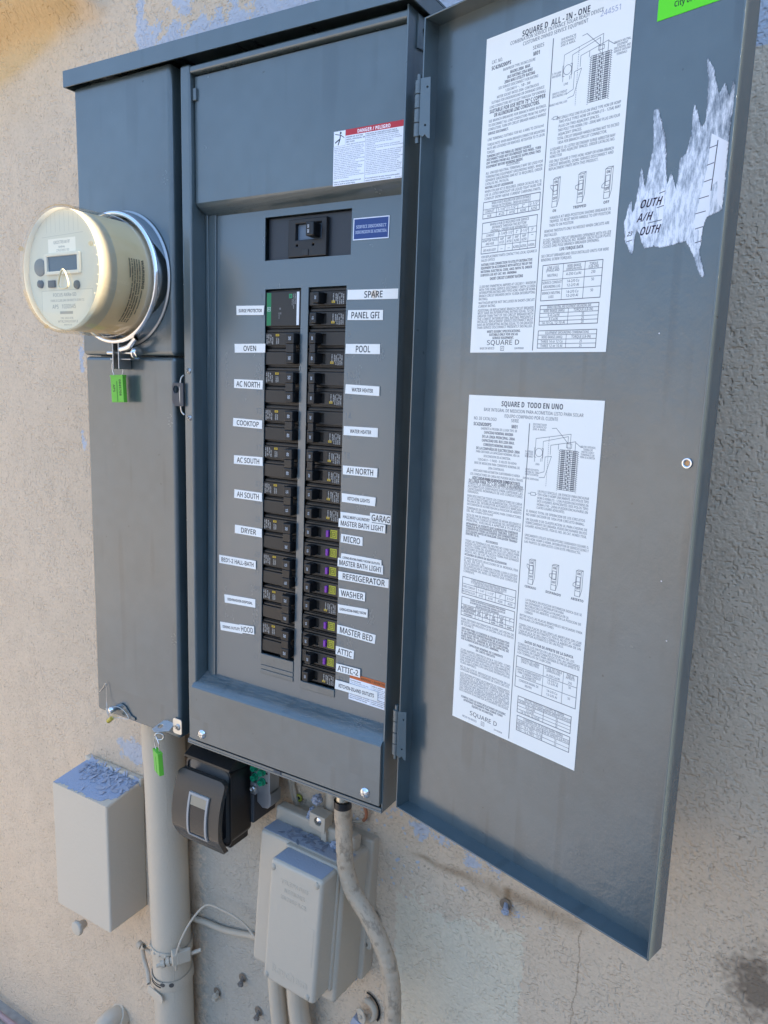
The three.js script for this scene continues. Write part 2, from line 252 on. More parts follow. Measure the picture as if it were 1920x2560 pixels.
// ---------------------------------------------------------------- the electrical panel
const panel = thing('electrical_panel', 'blue-grey steel electrical service panel standing open on the stucco wall', 'electrical panel');
const DFZ = (y) => 0.1018 - 0.0124 * (y - 1.567);       // the breaker cover leans in at the top
{
  mesh('enclosure', [bx(0.003, 0.5655, 0.957, 1.925, 0.0, 0.078, 0.002), bx(0.004, 0.2, 0.957, 1.92, 0.075, 0.1, 0.002)].map((g) => uvm(g)), paint, panel);
  const mc = mesh('meter_cover', uvm(bx(-0.001, 0.2005, 1.5385, 1.9255, 0.02, 0.13, 0.007, 4)), paint, panel); lab(mc, 'upper left cover with the meter in its opening');
  mesh('pull_section_cover', uvm(bx(0.0035, 0.1985, 0.9515, 1.537, 0.02, 0.1288, 0.006, 4)), paint, panel);
  // rain cap, folded over the front, slightly out of level
  const cap = ext([[0.0, -0.011], [0.0, 0.011], [0.141, 0.011], [0.141, -0.011], [0.139, -0.011], [0.139, 0.0085], [0.004, 0.0085], [0.004, -0.011]], 0.586, 0).rotateY(-Math.PI / 2).translate(0.578, 0, 0);
  cap.rotateZ(-0.0085).translate(0, 1.934, 0);
  mesh('rain_cap', [uvm(cap), uvm(bx(0, 0.002, -0.011, 0.0085, 0, 0.14, 0).translate(-0.0085, 1.934, 0)), uvm(bx(0, 0.002, -0.011, 0.0085, 0, 0.14, 0).translate(0.5755, 1.929, 0))], paint, panel);
  // frame round the breaker compartment
  const fr = [
    bx(0.218, 0.2362, 0.9555, 1.9165, 0.07, 0.13, 0.0035, 3),
    bx(0.2362, 0.568, 1.9045, 1.9135, 0.075, 0.1302, 0.0025, 3),
    bx(0.566, 0.5683, 0.957, 1.918, 0.02, 0.1305, 0.0006),
    bx(0.2185, 0.568, 0.9545, 0.9572, 0.0, 0.1325, 0.0006),
    bx(0.2185, 0.5675, 0.9572, 0.9615, 0.129, 0.1322, 0.0006),
    bx(0.2365, 0.2415, 1.06, 1.735, 0.085, 0.1035, 0.001),
  ];
  mesh('frame', fr.map((g) => uvm(g)), paint, panel);
  for (const y of [1.5179, 1.4519]) { const s = mesh('screw', screwHead(0.2288, y, 0.13, 0.0042), dullSteel, panel); mesh('slot', cross(0.2288, y, 0.1322, 0.0042, 0.6), blackDeep, s); }
  // small clip at the top of the upper cover
  mesh('clip', uvm(bx(0.2365, 0.243, 1.872, 1.8875, 0.121, 0.1255, 0.001)), paint, panel);
  const upper = ext([[0.09, 1.728], [0.1005, 1.7295], [0.1195, 1.7395], [0.122, 1.743], [0.122, 1.902], [0.09, 1.902]], 0.3275, 0).rotateY(-Math.PI / 2).translate(0.5655, 0, 0);
  const uc = mesh('upper_cover', uvm(toCreasedNormals(upper, 0.6)), paint, panel);
  const lower = ext([[0.09, 1.067], [0.1085, 1.0665], [0.1335, 1.0535], [0.1365, 1.0495], [0.1365, 0.9668], [0.127, 0.9668], [0.127, 1.045], [0.09, 1.06]], 0.334, 0).rotateY(-Math.PI / 2).translate(0.566, 0, 0);
  const lc = mesh('lower_cover', uvm(toCreasedNormals(lower, 0.6)), paint, panel);
  { const [c, k] = canvas(512, 64), im = k.getImageData(0, 0, 512, 64); for (let y = 0; y < 64; y++) for (let x = 0; x < 512; x++) { const i = (y * 512 + x) * 4, n = 0.5 + 0.5 * (0.6 * noise(x / 60, y / 12) + 0.4 * noise(x / 14 + 9, y / 9)); im.data[i] = 186; im.data[i + 1] = 178; im.data[i + 2] = 166; im.data[i + 3] = 255 * clamp(0.02 + 0.2 * sstep(n + 0.25 * (1 - y / 64), 0.45, 0.95), 0, 1); } k.putImageData(im, 0, 0);
    const g = new THREE.BufferGeometry(), P = [[0.236, 1.0668, 0.108], [0.564, 1.0668, 0.108], [0.564, 1.054, 0.1333], [0.236, 1.054, 0.1333]]; g.setAttribute('position', new THREE.Float32BufferAttribute(P.flatMap(([x, y, z]) => [x, y + 0.0003, z + 0.00015]), 3)); g.setAttribute('uv', new THREE.Float32BufferAttribute([0, 1, 1, 1, 1, 0, 0, 0], 2)); g.setIndex([0, 3, 1, 1, 3, 2]); g.computeVertexNormals();
    mesh('dust', g, new THREE.MeshStandardMaterial({ map: ctex(c), transparent: true, roughness: 0.95, side: THREE.DoubleSide }), lc); }
  for (const x of [0.253, 0.5445]) { const s = mesh('screw', screwHead(x, 0.979, 0.1365, 0.0072, 0.0042), chrome, lc); mesh('slot', cross(x, 0.979, 0.1403, 0.0072, 0.25), dullSteel, s); }
  mesh('knockout_notch', uvm(bx(0.3886, 0.4012, 0.9575, 0.9625, 0.1322, 0.1335, 0)), paintDark, panel);
  // dust lying on the tray of the lower cover is in its roughness; hasp of the left section
  const hasp = part('padlock_hasp', panel);
  mesh('hasp_plate', ext([[0.1995, 1.4745], [0.204, 1.468], [0.2215, 1.468], [0.2215, 1.501], [0.202, 1.501], [0.1995, 1.497]], 0.0025, 0.0004, [circ(0.2075, 1.4915, 0.0055)]).translate(0, 0, 0.1325), std(0.06, 0.065, 0.075, 0.45, 0.2), hasp);
  mesh('hasp_spring', tube([[0.2195, 1.512, 0.131], [0.2165, 1.508, 0.133], [0.2165, 1.46, 0.133], [0.2195, 1.456, 0.131]], 0.0011, 24, 8), steel, hasp);
  // bracket for the seal at the foot of the left section
  const br = part('seal_bracket', panel);
  mesh('bracket_plate', [ext(rrect(0.1865, 0.2055, 0.9615, 0.9865, 0.004), 0.002, 0.0004, [circ(0.1975, 0.9735, 0.004)]).translate(0, 0, 0.1302),
    ext([[-0.03, -0.012], [-0.023, -0.0165], [0.0, -0.009], [0.0, 0.012], [-0.021, 0.008]], 0.0018, 0.0003, [circ(-0.0195, -0.004, 0.0042)]).rotateX(-1.15).rotateY(0.2).translate(0.187, 0.971, 0.133)], steel, br);
  const bs = mesh('screw', screwHead(0.1975, 0.9735, 0.1315, 0.0056, 0.003), dullSteel, br);
  mesh('slot', cross(0.1975, 0.9735, 0.1342, 0.0052, 0.8), blackDeep, br);
  mesh('seal_eye', new THREE.TorusGeometry(0.0055, 0.0013, 8, 20).scale(1.3, 1, 1).rotateY(0.4).translate(0.167, 0.9535, 0.142), steel, br);
  // cover stud and strap at the lower left
  const ss = part('cover_stud', panel);
  mesh('stud_strap', ext([[0.055, 0.974], [0.066, 0.9785], [0.076, 0.976], [0.09, 0.9625], [0.098, 0.9615], [0.0985, 0.9565], [0.086, 0.9565], [0.072, 0.963], [0.058, 0.9655]], 0.0016, 0.0003).translate(0, 0, 0.1295), paint, ss);
  mesh('stud', [zAxis(lathe([[0.0001, 0.012], [0.0035, 0.0115], [0.0058, 0.008], [0.006, 0.004], [0.004, 0.0], [0.004, -0.004]], 20)).translate(0.0535, 0.9672, 0.1335)], chrome, ss);
}

// ---- print for the dead front: one atlas of circuit labels
const font = (px, bold, fam = 'sans-serif') => (bold ? 'bold ' : '') + px + 'px ' + fam;
function fit(k, text, x, y, w, h, bold = false, align = 'center', fam) {      // text squeezed to a width, baseline middle
  k.font = font(h, bold, fam === 'tape' ? 'sans-serif' : fam); const m = k.measureText(text).width; k.save(); k.translate(x, y); k.scale(Math.min(6, w / m), 1); k.textAlign = align; k.textBaseline = 'middle'; k.fillText(text, 0, 0); if (fam === 'tape') k.strokeText(text, 0, 0); k.restore();
}
const df = part('dead_front', panel);
{
  df.position.set(0, 1.567, 0.1018); df.rotation.x = -0.0124;
  const L = (y) => y - 1.567;
  // plate with the openings; the stamped circuit numbers are relief
  const PX0 = 0.2385, PX1 = 0.5655, PY0 = 1.055, PY1 = 1.733;
  const [nc, nk] = canvas(1000, 2000, '#808080');
  nk.fillStyle = '#303030';
  const nx = (x) => (x - PX0) / (PX1 - PX0) * 1000, ny = (y) => (1 - (y - PY0) / (PY1 - PY0)) * 2000;
  for (let k = 0; k < 21; k++) { const y = 1.6278 - 0.0254 * (k + 0.5); nk.font = font(30, false); nk.textBaseline = 'middle'; nk.textAlign = 'right'; nk.fillText(String(2 * k + 1), nx(0.3395), ny(y + 0.004)); nk.textAlign = 'left'; nk.fillText(String(2 * k + 2), nx(0.4775), ny(y + 0.004)); }
  const nt = ctex(nc, false);
  const dfm = phys(...PAINT, 0.31, { ior: 1.9, bumpMap: nt, bumpScale: 0.0007, roughnessMap: rep(dirtRough, 2), specularIntensity: 1 });
  const holes = [rect(0.3413, 0.479, 1.6652, 1.7203), rect(0.3427, 0.403, 1.1186, 1.6284), rect(0.4148, 0.4742, 1.0938, 1.6284)].map((h) => h.map(([x, y]) => [x, L(y)]).reverse());
  const plate = ext(rect(PX0, PX1, L(PY0), L(PY1)), 0.0018, 0, holes).translate(0, 0, -0.0018);
  mesh('cover_plate', uvr(plate, PX0, PX1, L(PY0), L(PY1)), dfm, df);
  mesh('left_flange', uvm(bx(0.2415, 0.2555, L(1.06), L(1.733), 0.0002, 0.0022, 0.001)), paint, df);
  // blank filler strips below the two rows
  for (const [x0, x1, y1, n] of [[0.3427, 0.403, 1.1184, 3], [0.4148, 0.4742, 1.0936, 1]]) {
    const f = part('filler_plate', df);
    const hh = n === 3 ? [0.0165, 0.0068, 0.007] : [0.011]; let y = y1;
    for (const h of hh) { mesh('knockout_strip', uvm(bx(x0 + 0.0006, x1 - 0.0006, L(y - h + 0.0007), L(y), 0.0001, 0.0013, 0.0006)), paint, f); y -= h; }
  }
  for (let i = 0; i < 7; i++) { const y = 1.6 - i * 0.072; mesh('twistout_tab', uvm(bx(i % 2 ? 0.4022 : 0.4135, i % 2 ? 0.4043 : 0.4157, L(y - 0.006), L(y), -0.0016, 0.0006, 0.0003)), paint, df); }

  // labels: [text, letter height share, x, y, w, h, tilt degrees, layer, text share of the width]
  const LB = [
    ['SURGE PROTECTOR', 0.33, 0.3171, 1.6016, 0.0496, 0.0124, -1.0, 0, 0.84], ['OVEN', 0.56, 0.3171, 1.5510, 0.0541, 0.0119, 0.3, 0, 0.44], ['AC NORTH', 0.58, 0.3148, 1.5021, 0.052, 0.0123, -0.9, 0, 0.84],
    ['COOKTOP', 0.56, 0.3143, 1.4481, 0.0524, 0.0117, -1.2, 0, 0.78], ['AC SOUTH', 0.56, 0.3159, 1.3961, 0.0522, 0.0123, 0.9, 0, 0.8], ['AH SOUTH', 0.58, 0.3161, 1.3465, 0.0516, 0.0124, -0.3, 0, 0.8], ['DRYER', 0.56, 0.3172, 1.2952, 0.051, 0.0124, 0, 0, 0.56],
    ['BED1-2 HALL-BATH', 0.48, 0.2969, 1.2469, 0.0709, 0.0123, 0.8, 0, 0.89], ['DISHWASHER-DISPOSAL', 0.27, 0.3022, 1.1893, 0.0587, 0.0125, 2.4, 0, 0.82], ['DINING OUTLETS', 0.28, 0.286, 1.1455, 0.0434, 0.0129, 3.5, 0, 0.8], ['HOOD', 0.6, 0.3166, 1.1489, 0.0279, 0.0122, 4.5, 1, 0.86],
    ['SPARE', 0.62, 0.5146, 1.6162, 0.0758, 0.0119, -0.8, 0, 0.36], ['PANEL GFI', 0.6, 0.5036, 1.5916, 0.0516, 0.0121, -1, 0, 0.82], ['POOL', 0.62, 0.5017, 1.5503, 0.0505, 0.0122, -0.3, 0, 0.44],
    ['WATER HEATER', 0.36, 0.5029, 1.4996, 0.0513, 0.0118, -1.7, 0, 0.62], ['WATER HEATER', 0.36, 0.5023, 1.4474, 0.0514, 0.0116, 0.1, 0, 0.62], ['AH NORTH', 0.6, 0.5034, 1.3966, 0.053, 0.0116, 0.4, 0, 0.78], ['KITCHEN LIGHTS', 0.36, 0.5025, 1.3599, 0.0522, 0.0114, -0.5, 0, 0.66],
    ['HALLWAY-LAUNDRY', 0.32, 0.4998, 1.3353, 0.0483, 0.0113, -0.3, 0, 0.86], ['GARAG', 0.66, 0.5377, 1.3392, 0.0318, 0.0119, -0.3, 2, 0.88], ['MASTER BATH LIGHT', 0.54, 0.509, 1.3266, 0.0723, 0.0114, 0.2, 1, 0.92], ['MICRO', 0.64, 0.4939, 1.306, 0.0338, 0.0115, -0.9, 0, 0.8],
    ['LIVING-ROOM-FAMILY ROOM OUTLETS', 0.26, 0.5094, 1.2806, 0.0631, 0.0105, -0.4, 0, 0.92], ['MASTER BATH LIGHT', 0.54, 0.5086, 1.2733, 0.0701, 0.0117, -0.4, 1, 0.94], ['REFRIGERATOR', 0.66, 0.5144, 1.2562, 0.0784, 0.0114, 0.9, 2, 0.84], ['WASHER', 0.64, 0.4971, 1.2325, 0.0414, 0.0117, 1.2, 0, 0.86],
    ['LIVING-ROOM-FAMILY ROOM', 0.27, 0.4991, 1.2107, 0.0472, 0.0115, 2, 0, 0.9], ['MASTER BED', 0.62, 0.5055, 1.1801, 0.0599, 0.0124, -2.6, 0, 0.88], ['ATTIC', 0.64, 0.4884, 1.1509, 0.0289, 0.0118, -2, 0, 0.8], ['ATTIC-2', 0.64, 0.4952, 1.1275, 0.0391, 0.0116, 0.3, 2, 0.86], ['KITCHEN-ISLAND OUTLETS', 0.37, 0.509, 1.1029, 0.0673, 0.0129, -1, 2, 0.84],
  ];
  const AW = 1024, RH = 60, [ac, ak] = canvas(AW, 2040, '#f3f1ea');
  LB.forEach((l, i) => {
    const col = 0, y0 = i * RH, w = 1024, asp = l[4] / l[5];
    ak.save(); ak.beginPath(); ak.rect(0, y0, w, RH); ak.clip();
    // slight creases and yellowing of the tape
    for (let j = 0; j < 3; j++) { ak.strokeStyle = `rgba(150,160,180,${rr(0.08, 0.3)})`; ak.lineWidth = rr(1, 3); const x = rnd() < 0.6 ? rr(0.9, 0.99) * w : rr(0, 1) * w; ak.beginPath(); ak.moveTo(x, y0); ak.lineTo(x + rr(-8, 8), y0 + RH); ak.stroke(); }
    if (l[0] === 'SPARE') { ak.fillStyle = 'rgba(190,150,110,0.35)'; ak.beginPath(); ak.ellipse(w * 0.52, y0 + 30, 70, 26, 0, 0, 7); ak.fill(); }
    ak.fillStyle = ak.strokeStyle = '#0d0f14';
    // letter height share h of the tape; the glyph aspect follows from the width share
    ak.lineWidth = 1.6; const px = l[1] * RH * 1.4; fit(ak, l[0], w * (l[0].includes('OUTLETS') || l[0] === 'GARAG' ? 0.5 : 0.5), y0 + RH * 0.53, w * l[8], px, false, 'center', 'tape');
    ak.restore();
  });
  const at = ctex(ac);
  const lm = new THREE.MeshPhysicalMaterial({ map: at, roughness: 0.32, specularIntensity: 0.7 });
  const say = {};
  LB.forEach((l, i) => {
    const [t, , x, y, w, h, a, layer] = l, th = 0.0005 + 0.0005 * layer;
    const pts = []; const n = 12;                       // a tape with slightly lifted, uneven ends
    const g = new THREE.BoxGeometry(w, h, 0.00035, n, 1, 1), p = g.attributes.position, lift = rr(0.0002, 0.0009), side = rnd() < 0.5 ? -1 : 1;
    for (let q = 0; q < p.count; q++) { const u = p.getX(q) / w; p.setZ(q, p.getZ(q) + lift * Math.max(0, (u * side - 0.32) / 0.18) ** 2); p.setX(q, p.getX(q) + (p.getY(q) > 0 ? 1 : -1) * 0.0003 * Math.sin(i * 7 + u * 3)); }
    g.computeVertexNormals();
    const f = uvr(g, -w / 2, w / 2, -h / 2, h / 2, [0, 1 - (i + 1) * RH / 2040, 1, 1 - i * RH / 2040]);
    const m = mesh('circuit_label', f, lm, df); m.position.set(x, L(y), th); m.rotation.z = a * Math.PI / 180;
    lab(m, 'white tape label reading ' + t);
  });
  // blue service disconnect plate
  const [bc, bk] = canvas(512, 258, '#e6ebf5'); bk.fillStyle = '#23407f'; bk.fillRect(12, 12, 488, 234); bk.fillStyle = '#dfe6f2';
  fit(bk, 'SERVICE DISCONNECT', 256, 104, 430, 50, false, 'center', 'serif'); fit(bk, 'DESCONEXION DE ACOMETIDA', 256, 166, 445, 48, false, 'center', 'serif');
  const bp = mesh('service_disconnect_label', uvr(bx(-0.02575, 0.02575, -0.01295, 0.01295, 0, 0.0006, 0), -0.02575, 0.02575, -0.01295, 0.01295), new THREE.MeshPhysicalMaterial({ map: ctex(bc), roughness: 0.3 }), df);
  bp.position.set(0.5079, L(1.6943), 0.0002); bp.rotation.z = -0.01; lab(bp, 'blue label with white letters for the service disconnect');
  // warning label partly covered by the tapes
  const [wc, wk] = canvas(640, 384, '#eef0f4'); wk.fillStyle = '#c8622a'; wk.fillRect(0, 0, 640, 74); wk.fillStyle = '#2b1a10'; fit(wk, 'WARNING / ADVERTENCIA', 400, 38, 440, 50, true);
  wk.fillStyle = '#333'; wk.fillRect(352, 84, 2, 290);
  const wt = ['EQUIPMENT DAMAGE', '• The wiring shown can only', 'be used on this circuit', '', '', '', '', '', 'Failure to follow these instructions', 'can result in death or serious', 'injury or equipment damage.'], wt2 = ['DAÑO AL EQUIPO', '• Solo alambres que', 'cumplan con esta', 'conexion pueden ser', 'utilizados en este', 'circuito y tablero', '', 'Si no se siguen estas', 'instrucciones pueden', 'causar lesiones serias', 'o daño al equipo.'];
  wt.forEach((t, i) => t && fit(wk, t, 10, 100 + i * 25, Math.min(330, 11 * t.length), 21, i === 0 || i > 7, 'left')); wt2.forEach((t, i) => t && fit(wk, t, 366, 100 + i * 25, Math.min(268, 12 * t.length), 21, i === 0 || i > 6, 'left'));
  const wp = mesh('warning_label', uvr(bx(-0.0312, 0.0312, -0.0186, 0.0186, 0, 0.0005, 0), -0.0312, 0.0312, -0.0186, 0.0186), new THREE.MeshPhysicalMaterial({ map: ctex(wc), roughness: 0.35 }), df);
  wp.position.set(0.5285, L(1.105), 0.0001); wp.rotation.z = -0.03; lab(wp, 'white warning label with an orange heading');
}
// danger label on the upper cover
{
  const uc = panel.children.find((c) => c.name === 'upper_cover');
  const W = 900, H = 570, [c, k] = canvas(W, H, '#f2f3f6'); k.fillStyle = '#c02a33'; k.fillRect(158, 0, W - 158, 62); k.fillStyle = '#fff'; fit(k, '▲', 290, 34, 34, 40, true); fit(k, 'DANGER / PELIGRO', 520, 34, 420, 50, true);
  k.fillStyle = '#c02a33'; k.fillRect(286, 32, 3, 8);
  k.strokeStyle = '#222'; k.lineWidth = 2; k.strokeRect(2, 2, 154, 158); k.strokeRect(418, 62, 0.5, H - 70);
  k.lineWidth = 13; k.lineCap = 'round'; k.strokeStyle = '#16181c'; k.beginPath(); k.arc(92, 24, 6, 0, 7); k.stroke(); k.beginPath(); k.moveTo(90, 46); k.lineTo(84, 86); k.lineTo(24, 118); k.moveTo(84, 86); k.lineTo(62, 142); k.stroke(); k.lineWidth = 7; k.beginPath(); k.moveTo(92, 46); k.lineTo(60, 40); k.lineTo(22, 30); k.moveTo(92, 46); k.lineTo(138, 76); k.stroke();
  k.fillStyle = '#22242a';
  const en1 = ['HAZARD OF ELECTRIC', 'SHOCK, EXPLOSION, OR', 'ARC FLASH'], en2 = ['protective equipment (PPE) and follow safe', 'electrical work practices. See NFPA70E, CSA', 'Z462 or NOM-029-STPS or local equivalent.', '•This equipment must only be installed and', 'serviced by qualified electrical personnel.', '•Turn off all power supplying this equipment', 'before working on or inside equipment.', '•Always use a properly rated voltage sensing', 'device to confirm power is off.', '•Replace all devices, doors and covers before', 'turning on power to this equipment.', '•This equipment is designed and tested by', 'Schneider Electric to performance levels', 'which meet UL standards. Use only', 'Square D brand devices and accessories.', '•Do not allow petroleum-based paints,', 'solvents or sprays to contact the nonmetallic', 'parts of this product.'];
  en1.forEach((t, i) => fit(k, t, 166, 80 + i * 24, Math.min(244, t.length * 12.4), 22, true, 'left')); fit(k, '•Apply appropriate personal', 168, 152, 244, 19, false, 'left');
  en2.forEach((t, i) => fit(k, t, 10, 176 + i * 18.6, Math.min(400, t.length * 9.2), 17, false, 'left'));
  fit(k, 'Failure to follow these instructions will', 10, 530, 360, 18, true, 'left'); fit(k, 'result in death or serious injury.', 10, 553, 290, 18, true, 'left');
  const es = ['PELIGRO DE DESCARGA ELÉCTRICA,', 'EXPLOSIÓN O DESTELLO POR ARQUEO', '•Utilice equipo de protección personal (EPP)', 'apropiado y siga las prácticas de seguridad en', 'trabajos eléctricos establecidas por su Compañía.', 'Consulte la norma NFPA70E, CSA Z462 y', 'NOM-029-STPS.', '•Solamente el personal eléctrico especializado', 'deberá instalar y prestar servicio de mantenimiento', 'a este equipo.', '•Desenergice el equipo antes de realizar cualquier', 'trabajo dentro o fuera de él. Siempre utilice un', 'dispositivo detector de tensión nominal adecuado', 'para confirmar la desenergización del equipo.', '•Vuelva a colocar todos los dispositivos, las puertas', 'y las cubiertas antes de energizar este equipo.', '•Este equipo ha sido diseñado y probado por', 'Schneider Electric y cumple con las normas de', 'nivel de rendimiento establecidas por UL. Utilice', 'solo dispositivos y accesorios de marca Square D.', '•No permita que superficies no metálicas de este', 'producto entren en contacto con pintura, solventes', 'o rocíos basados en derivados del petróleo.'];
  es.forEach((t, i) => fit(k, t, 428, 80 + i * 18.6, Math.min(462, t.length * (i < 2 ? 13 : 9.2)), 17, i < 2, 'left'));
  fit(k, 'El incumplimiento de estas instrucciones podrá', 428, 530, 430, 18, true, 'left'); fit(k, 'causar la muerte o lesiones serias.', 428, 553, 330, 18, true, 'left'); fit(k, '40273-956-03', 850, 556, 90, 13);
  const m = mesh('danger_label', uvr(bx(0.4655, 0.5628, 1.7415, 1.8032, 0.1221, 0.1225, 0), 0.4655, 0.5628, 1.7415, 1.8032), new THREE.MeshPhysicalMaterial({ map: ctex(c), roughness: 0.35 }), uc);
  lab(m, 'white danger label with a red heading and a falling figure');
}

// ---------------------------------------------------------------- door with its papers
function drawSheet(es) {
  const W = 860, H = es ? 1940 : 1634, [c, k] = canvas(W, H, '#f4f2ea');
  const X = (u) => u * W, Y = (v) => v * H; k.fillStyle = '#2b2e38'; k.strokeStyle = '#30333c';
  const T = (t, u, v, w, px, bold = false, al = 'left') => fit(k, t, X(u), Y(v), w * W, px, bold, al);
  const para = (lines, u, v, dv, w, px, bold = false) => lines.forEach((t, i) => { const full = t.length > lines.reduce((a, b) => Math.max(a, b.length), 0) * 0.8; T(t, u, v + i * dv, full ? w : Math.min(w, t.length * w / 46), px, bold); });
  const cen = (lines, u, v, dv, per, px, bold = false) => lines.forEach((t, i) => T(t, u, v + i * dv, Math.min(0.45, t.length * per), px, bold, 'center'));
  const line = (...p) => { k.beginPath(); for (let i = 0; i < p.length; i += 2) (i ? k.lineTo(X(p[i]), Y(p[i + 1])) : k.moveTo(X(p[0]), Y(p[1]))); k.stroke(); };
  const table = (u0, v0, u1, v1, rows, cols) => { k.lineWidth = 3; k.strokeRect(X(u0), Y(v0), X(u1 - u0), Y(v1 - v0)); k.lineWidth = 2; for (const r of rows) line(u0, lerp(v0, v1, r), u1, lerp(v0, v1, r)); for (const [q, r0, r1] of cols) line(lerp(u0, u1, q), lerp(v0, v1, r0), lerp(u0, u1, q), lerp(v0, v1, r1)); };
  const cell = (t, u0, v0, u1, v1, q, r, px, per = 0.014, bold = false) => T(t, lerp(u0, u1, q), lerp(v0, v1, r), Math.min(0.3, t.length * per), px, bold, 'center');
  const S = 18.5;
  // heading
  T(es ? 'SQUARE D  TODO EN UNO' : 'SQUARE D  ALL - IN - ONE', 0.5, es ? 0.021 : 0.024, 0.46, 40, true, 'center');
  T(es ? 'BASE INTEGRAL DE MEDICION PARA ACOMETIDA LISTO PARA SOLAR' : 'COMBINATION SERVICE ENTRANCE SOLAR READY DEVICE', 0.5, 0.04, es ? 0.74 : 0.63, 23, false, 'center'); T(es ? 'EQUIPO COMPRADO POR EL CLIENTE' : 'CUSTOMER OWNED SERVICE EQUIPMENT', 0.5, 0.0545, es ? 0.4 : 0.44, 23, false, 'center');
  if (!es) { k.fillStyle = 'rgba(70,80,140,0.55)'; T('244551', 0.86, 0.05, 0.13, 34, false, 'center'); k.fillStyle = '#20222a'; }
  k.lineWidth = 4; line(0.497, 0.07, 0.497, es ? 0.992 : 0.994);
  T(es ? 'NO. DE CATALOGO' : 'CAT. NO.', 0.05, es ? 0.066 : 0.077, es ? 0.19 : 0.085, 24); T('SC42M200PS', 0.05, es ? 0.0825 : 0.095, 0.15, 26, true); T(es ? 'SERIE' : 'SERIES', 0.355, es ? 0.066 : 0.077, es ? 0.06 : 0.08, 24); T('M01', 0.36, es ? 0.0825 : 0.095, 0.05, 26, true);
  if (!es) {
    cen(['RAINPROOF TYPE 3R ENCLOSURE'], 0.26, 0.1105, 0, 0.0088, S); cen(['MAINS 200A  MAX', 'BUS RATING 225A MAX', '200A MAX UTILITY RATING'], 0.27, 0.1245, 0.0125, 0.0098, S + 2, true);
    cen(['SEE SERVICE DISCONNECT FOR RATING', '120/240 V ~ , 1Ø - 3W', 'METER SOCKET RATED 200A  CONTINUOUS', 'SUITABLE FOR UNDERGROUND OR OVERHEAD SERVICE', 'LOAD CONDUCTORS NOT TO EXIT THROUGH TOP ENDWALL'], 0.26, 0.162, 0.0128, 0.0089, S);
    cen(['SUITABLE FOR USE WITH 75° C COPPER', 'OR ALUMINUM LINE CONDUCTORS.'], 0.26, 0.226, 0.0145, 0.0122, 27, true);
    para(['SEE BRANCH BREAKERS FOR BRANCH WIRE RATINGS.', 'TO DISCONNECT ALL LOAD CONDUCTORS FROM THE SUPPLY', 'CONDUCTORS, TURN OFF CIRCUIT BREAKER HANDLE MARKED'], 0.05, 0.256, 0.0125, 0.43, S); T('SERVICE DISCONNECT.', 0.05, 0.294, 0.16, S, true);
    para(['LINE TERMINALS SUITABLE FOR NO. 4 AWG TO 250 kcmil'], 0.05, 0.312, 0.012, 0.42, S); para(['TORQUE NOTE: WHEN MAIN BREAKER CONNECTOR MOUNTING', 'NUTS ARE LOOSENED OR REMOVED, RETIGHTEN TO 75 LB-IN', 'TORQUE.'], 0.05, 0.328, 0.0118, 0.43, S);
    para(['TURNING OFF THE PARALLEL ENERGY SOURCE', 'DISCONNECT DOES NOT DE-ENERGIZE THIS PANEL. TURN', 'OFF POWER FROM ALL SOURCES SUPPLYING THIS', 'EQUIPMENT BEFORE WORKING INSIDE.'], 0.05, 0.364, 0.0108, 0.41, S, true);
    T('ACCESSORIES', 0.26, 0.404, 0.1, S, false, 'center'); para(['ALL UNUSED NEUTRAL TERMINALS MAY BE USED FOR', 'TERMINATING EQUIPMENT GROUNDING WIRES. WHEN', 'SEPARATE GROUNDING BAR KIT IS REQUIRED, ORDER', 'CATALOG NO. PK15GTA.'], 0.05, 0.417, 0.0112, 0.43, S); T('NEUTRAL LUG KIT LK225ANHOM', 0.05, 0.462, 0.22, S, true);
    para(['WHEN 5TH JAW KIT IS REQUIRED, ORDER CATALOG NO. 5J', 'USE UL LISTED RAINTIGHT OR LIQUID TIGHT HUBS FOR', 'CONDUIT ENTRY ABOVE CURRENT CARRYING PARTS.'], 0.05, 0.474, 0.0115, 0.43, S);
    const a = [0.045, 0.508, 0.477, 0.56]; table(...a, [0.45, 0.72], [[0.25, 0.45, 1], [0.44, 0.45, 1], [0.63, 0.45, 1], [0.82, 0.45, 1]]); cell('WHEN A HUB IS REQUIRED FOR SERVICE ENTRANCE', ...a, 0.5, 0.13, S, 0.0088); cell('THROUGH THE TOP ENDWALL, ORDER HUB SEPARATELY', ...a, 0.5, 0.33, S, 0.0088);
    ['CONDUIT', '1-1/4"', '1-1/2"', '2"', '2-1/2"'].forEach((t, i) => cell(t, ...a, [0.12, 0.345, 0.535, 0.725, 0.91][i], 0.59, S, 0.011)); ['HUB', 'A125', 'A150', 'A200', 'A250'].forEach((t, i) => cell(t, ...a, [0.12, 0.345, 0.535, 0.725, 0.91][i], 0.87, S, 0.011));
    const b = [0.047, 0.574, 0.467, 0.673]; table(...b, [0.34, 0.52, 0.78], [[0.32, 0.34, 1], [0.455, 0.34, 1], [0.59, 0.34, 1], [0.725, 0.34, 1], [0.86, 0.34, 1]]); ['WHEN A HUB IS REQUIRED FOR SERVICE', 'ENTRANCE THROUGH THE BOTTOM', 'ENDWALL, ORDER HUB SEPARATELY'].forEach((t, i) => cell(t, ...b, 0.5, 0.08 + i * 0.105, S, 0.0098));
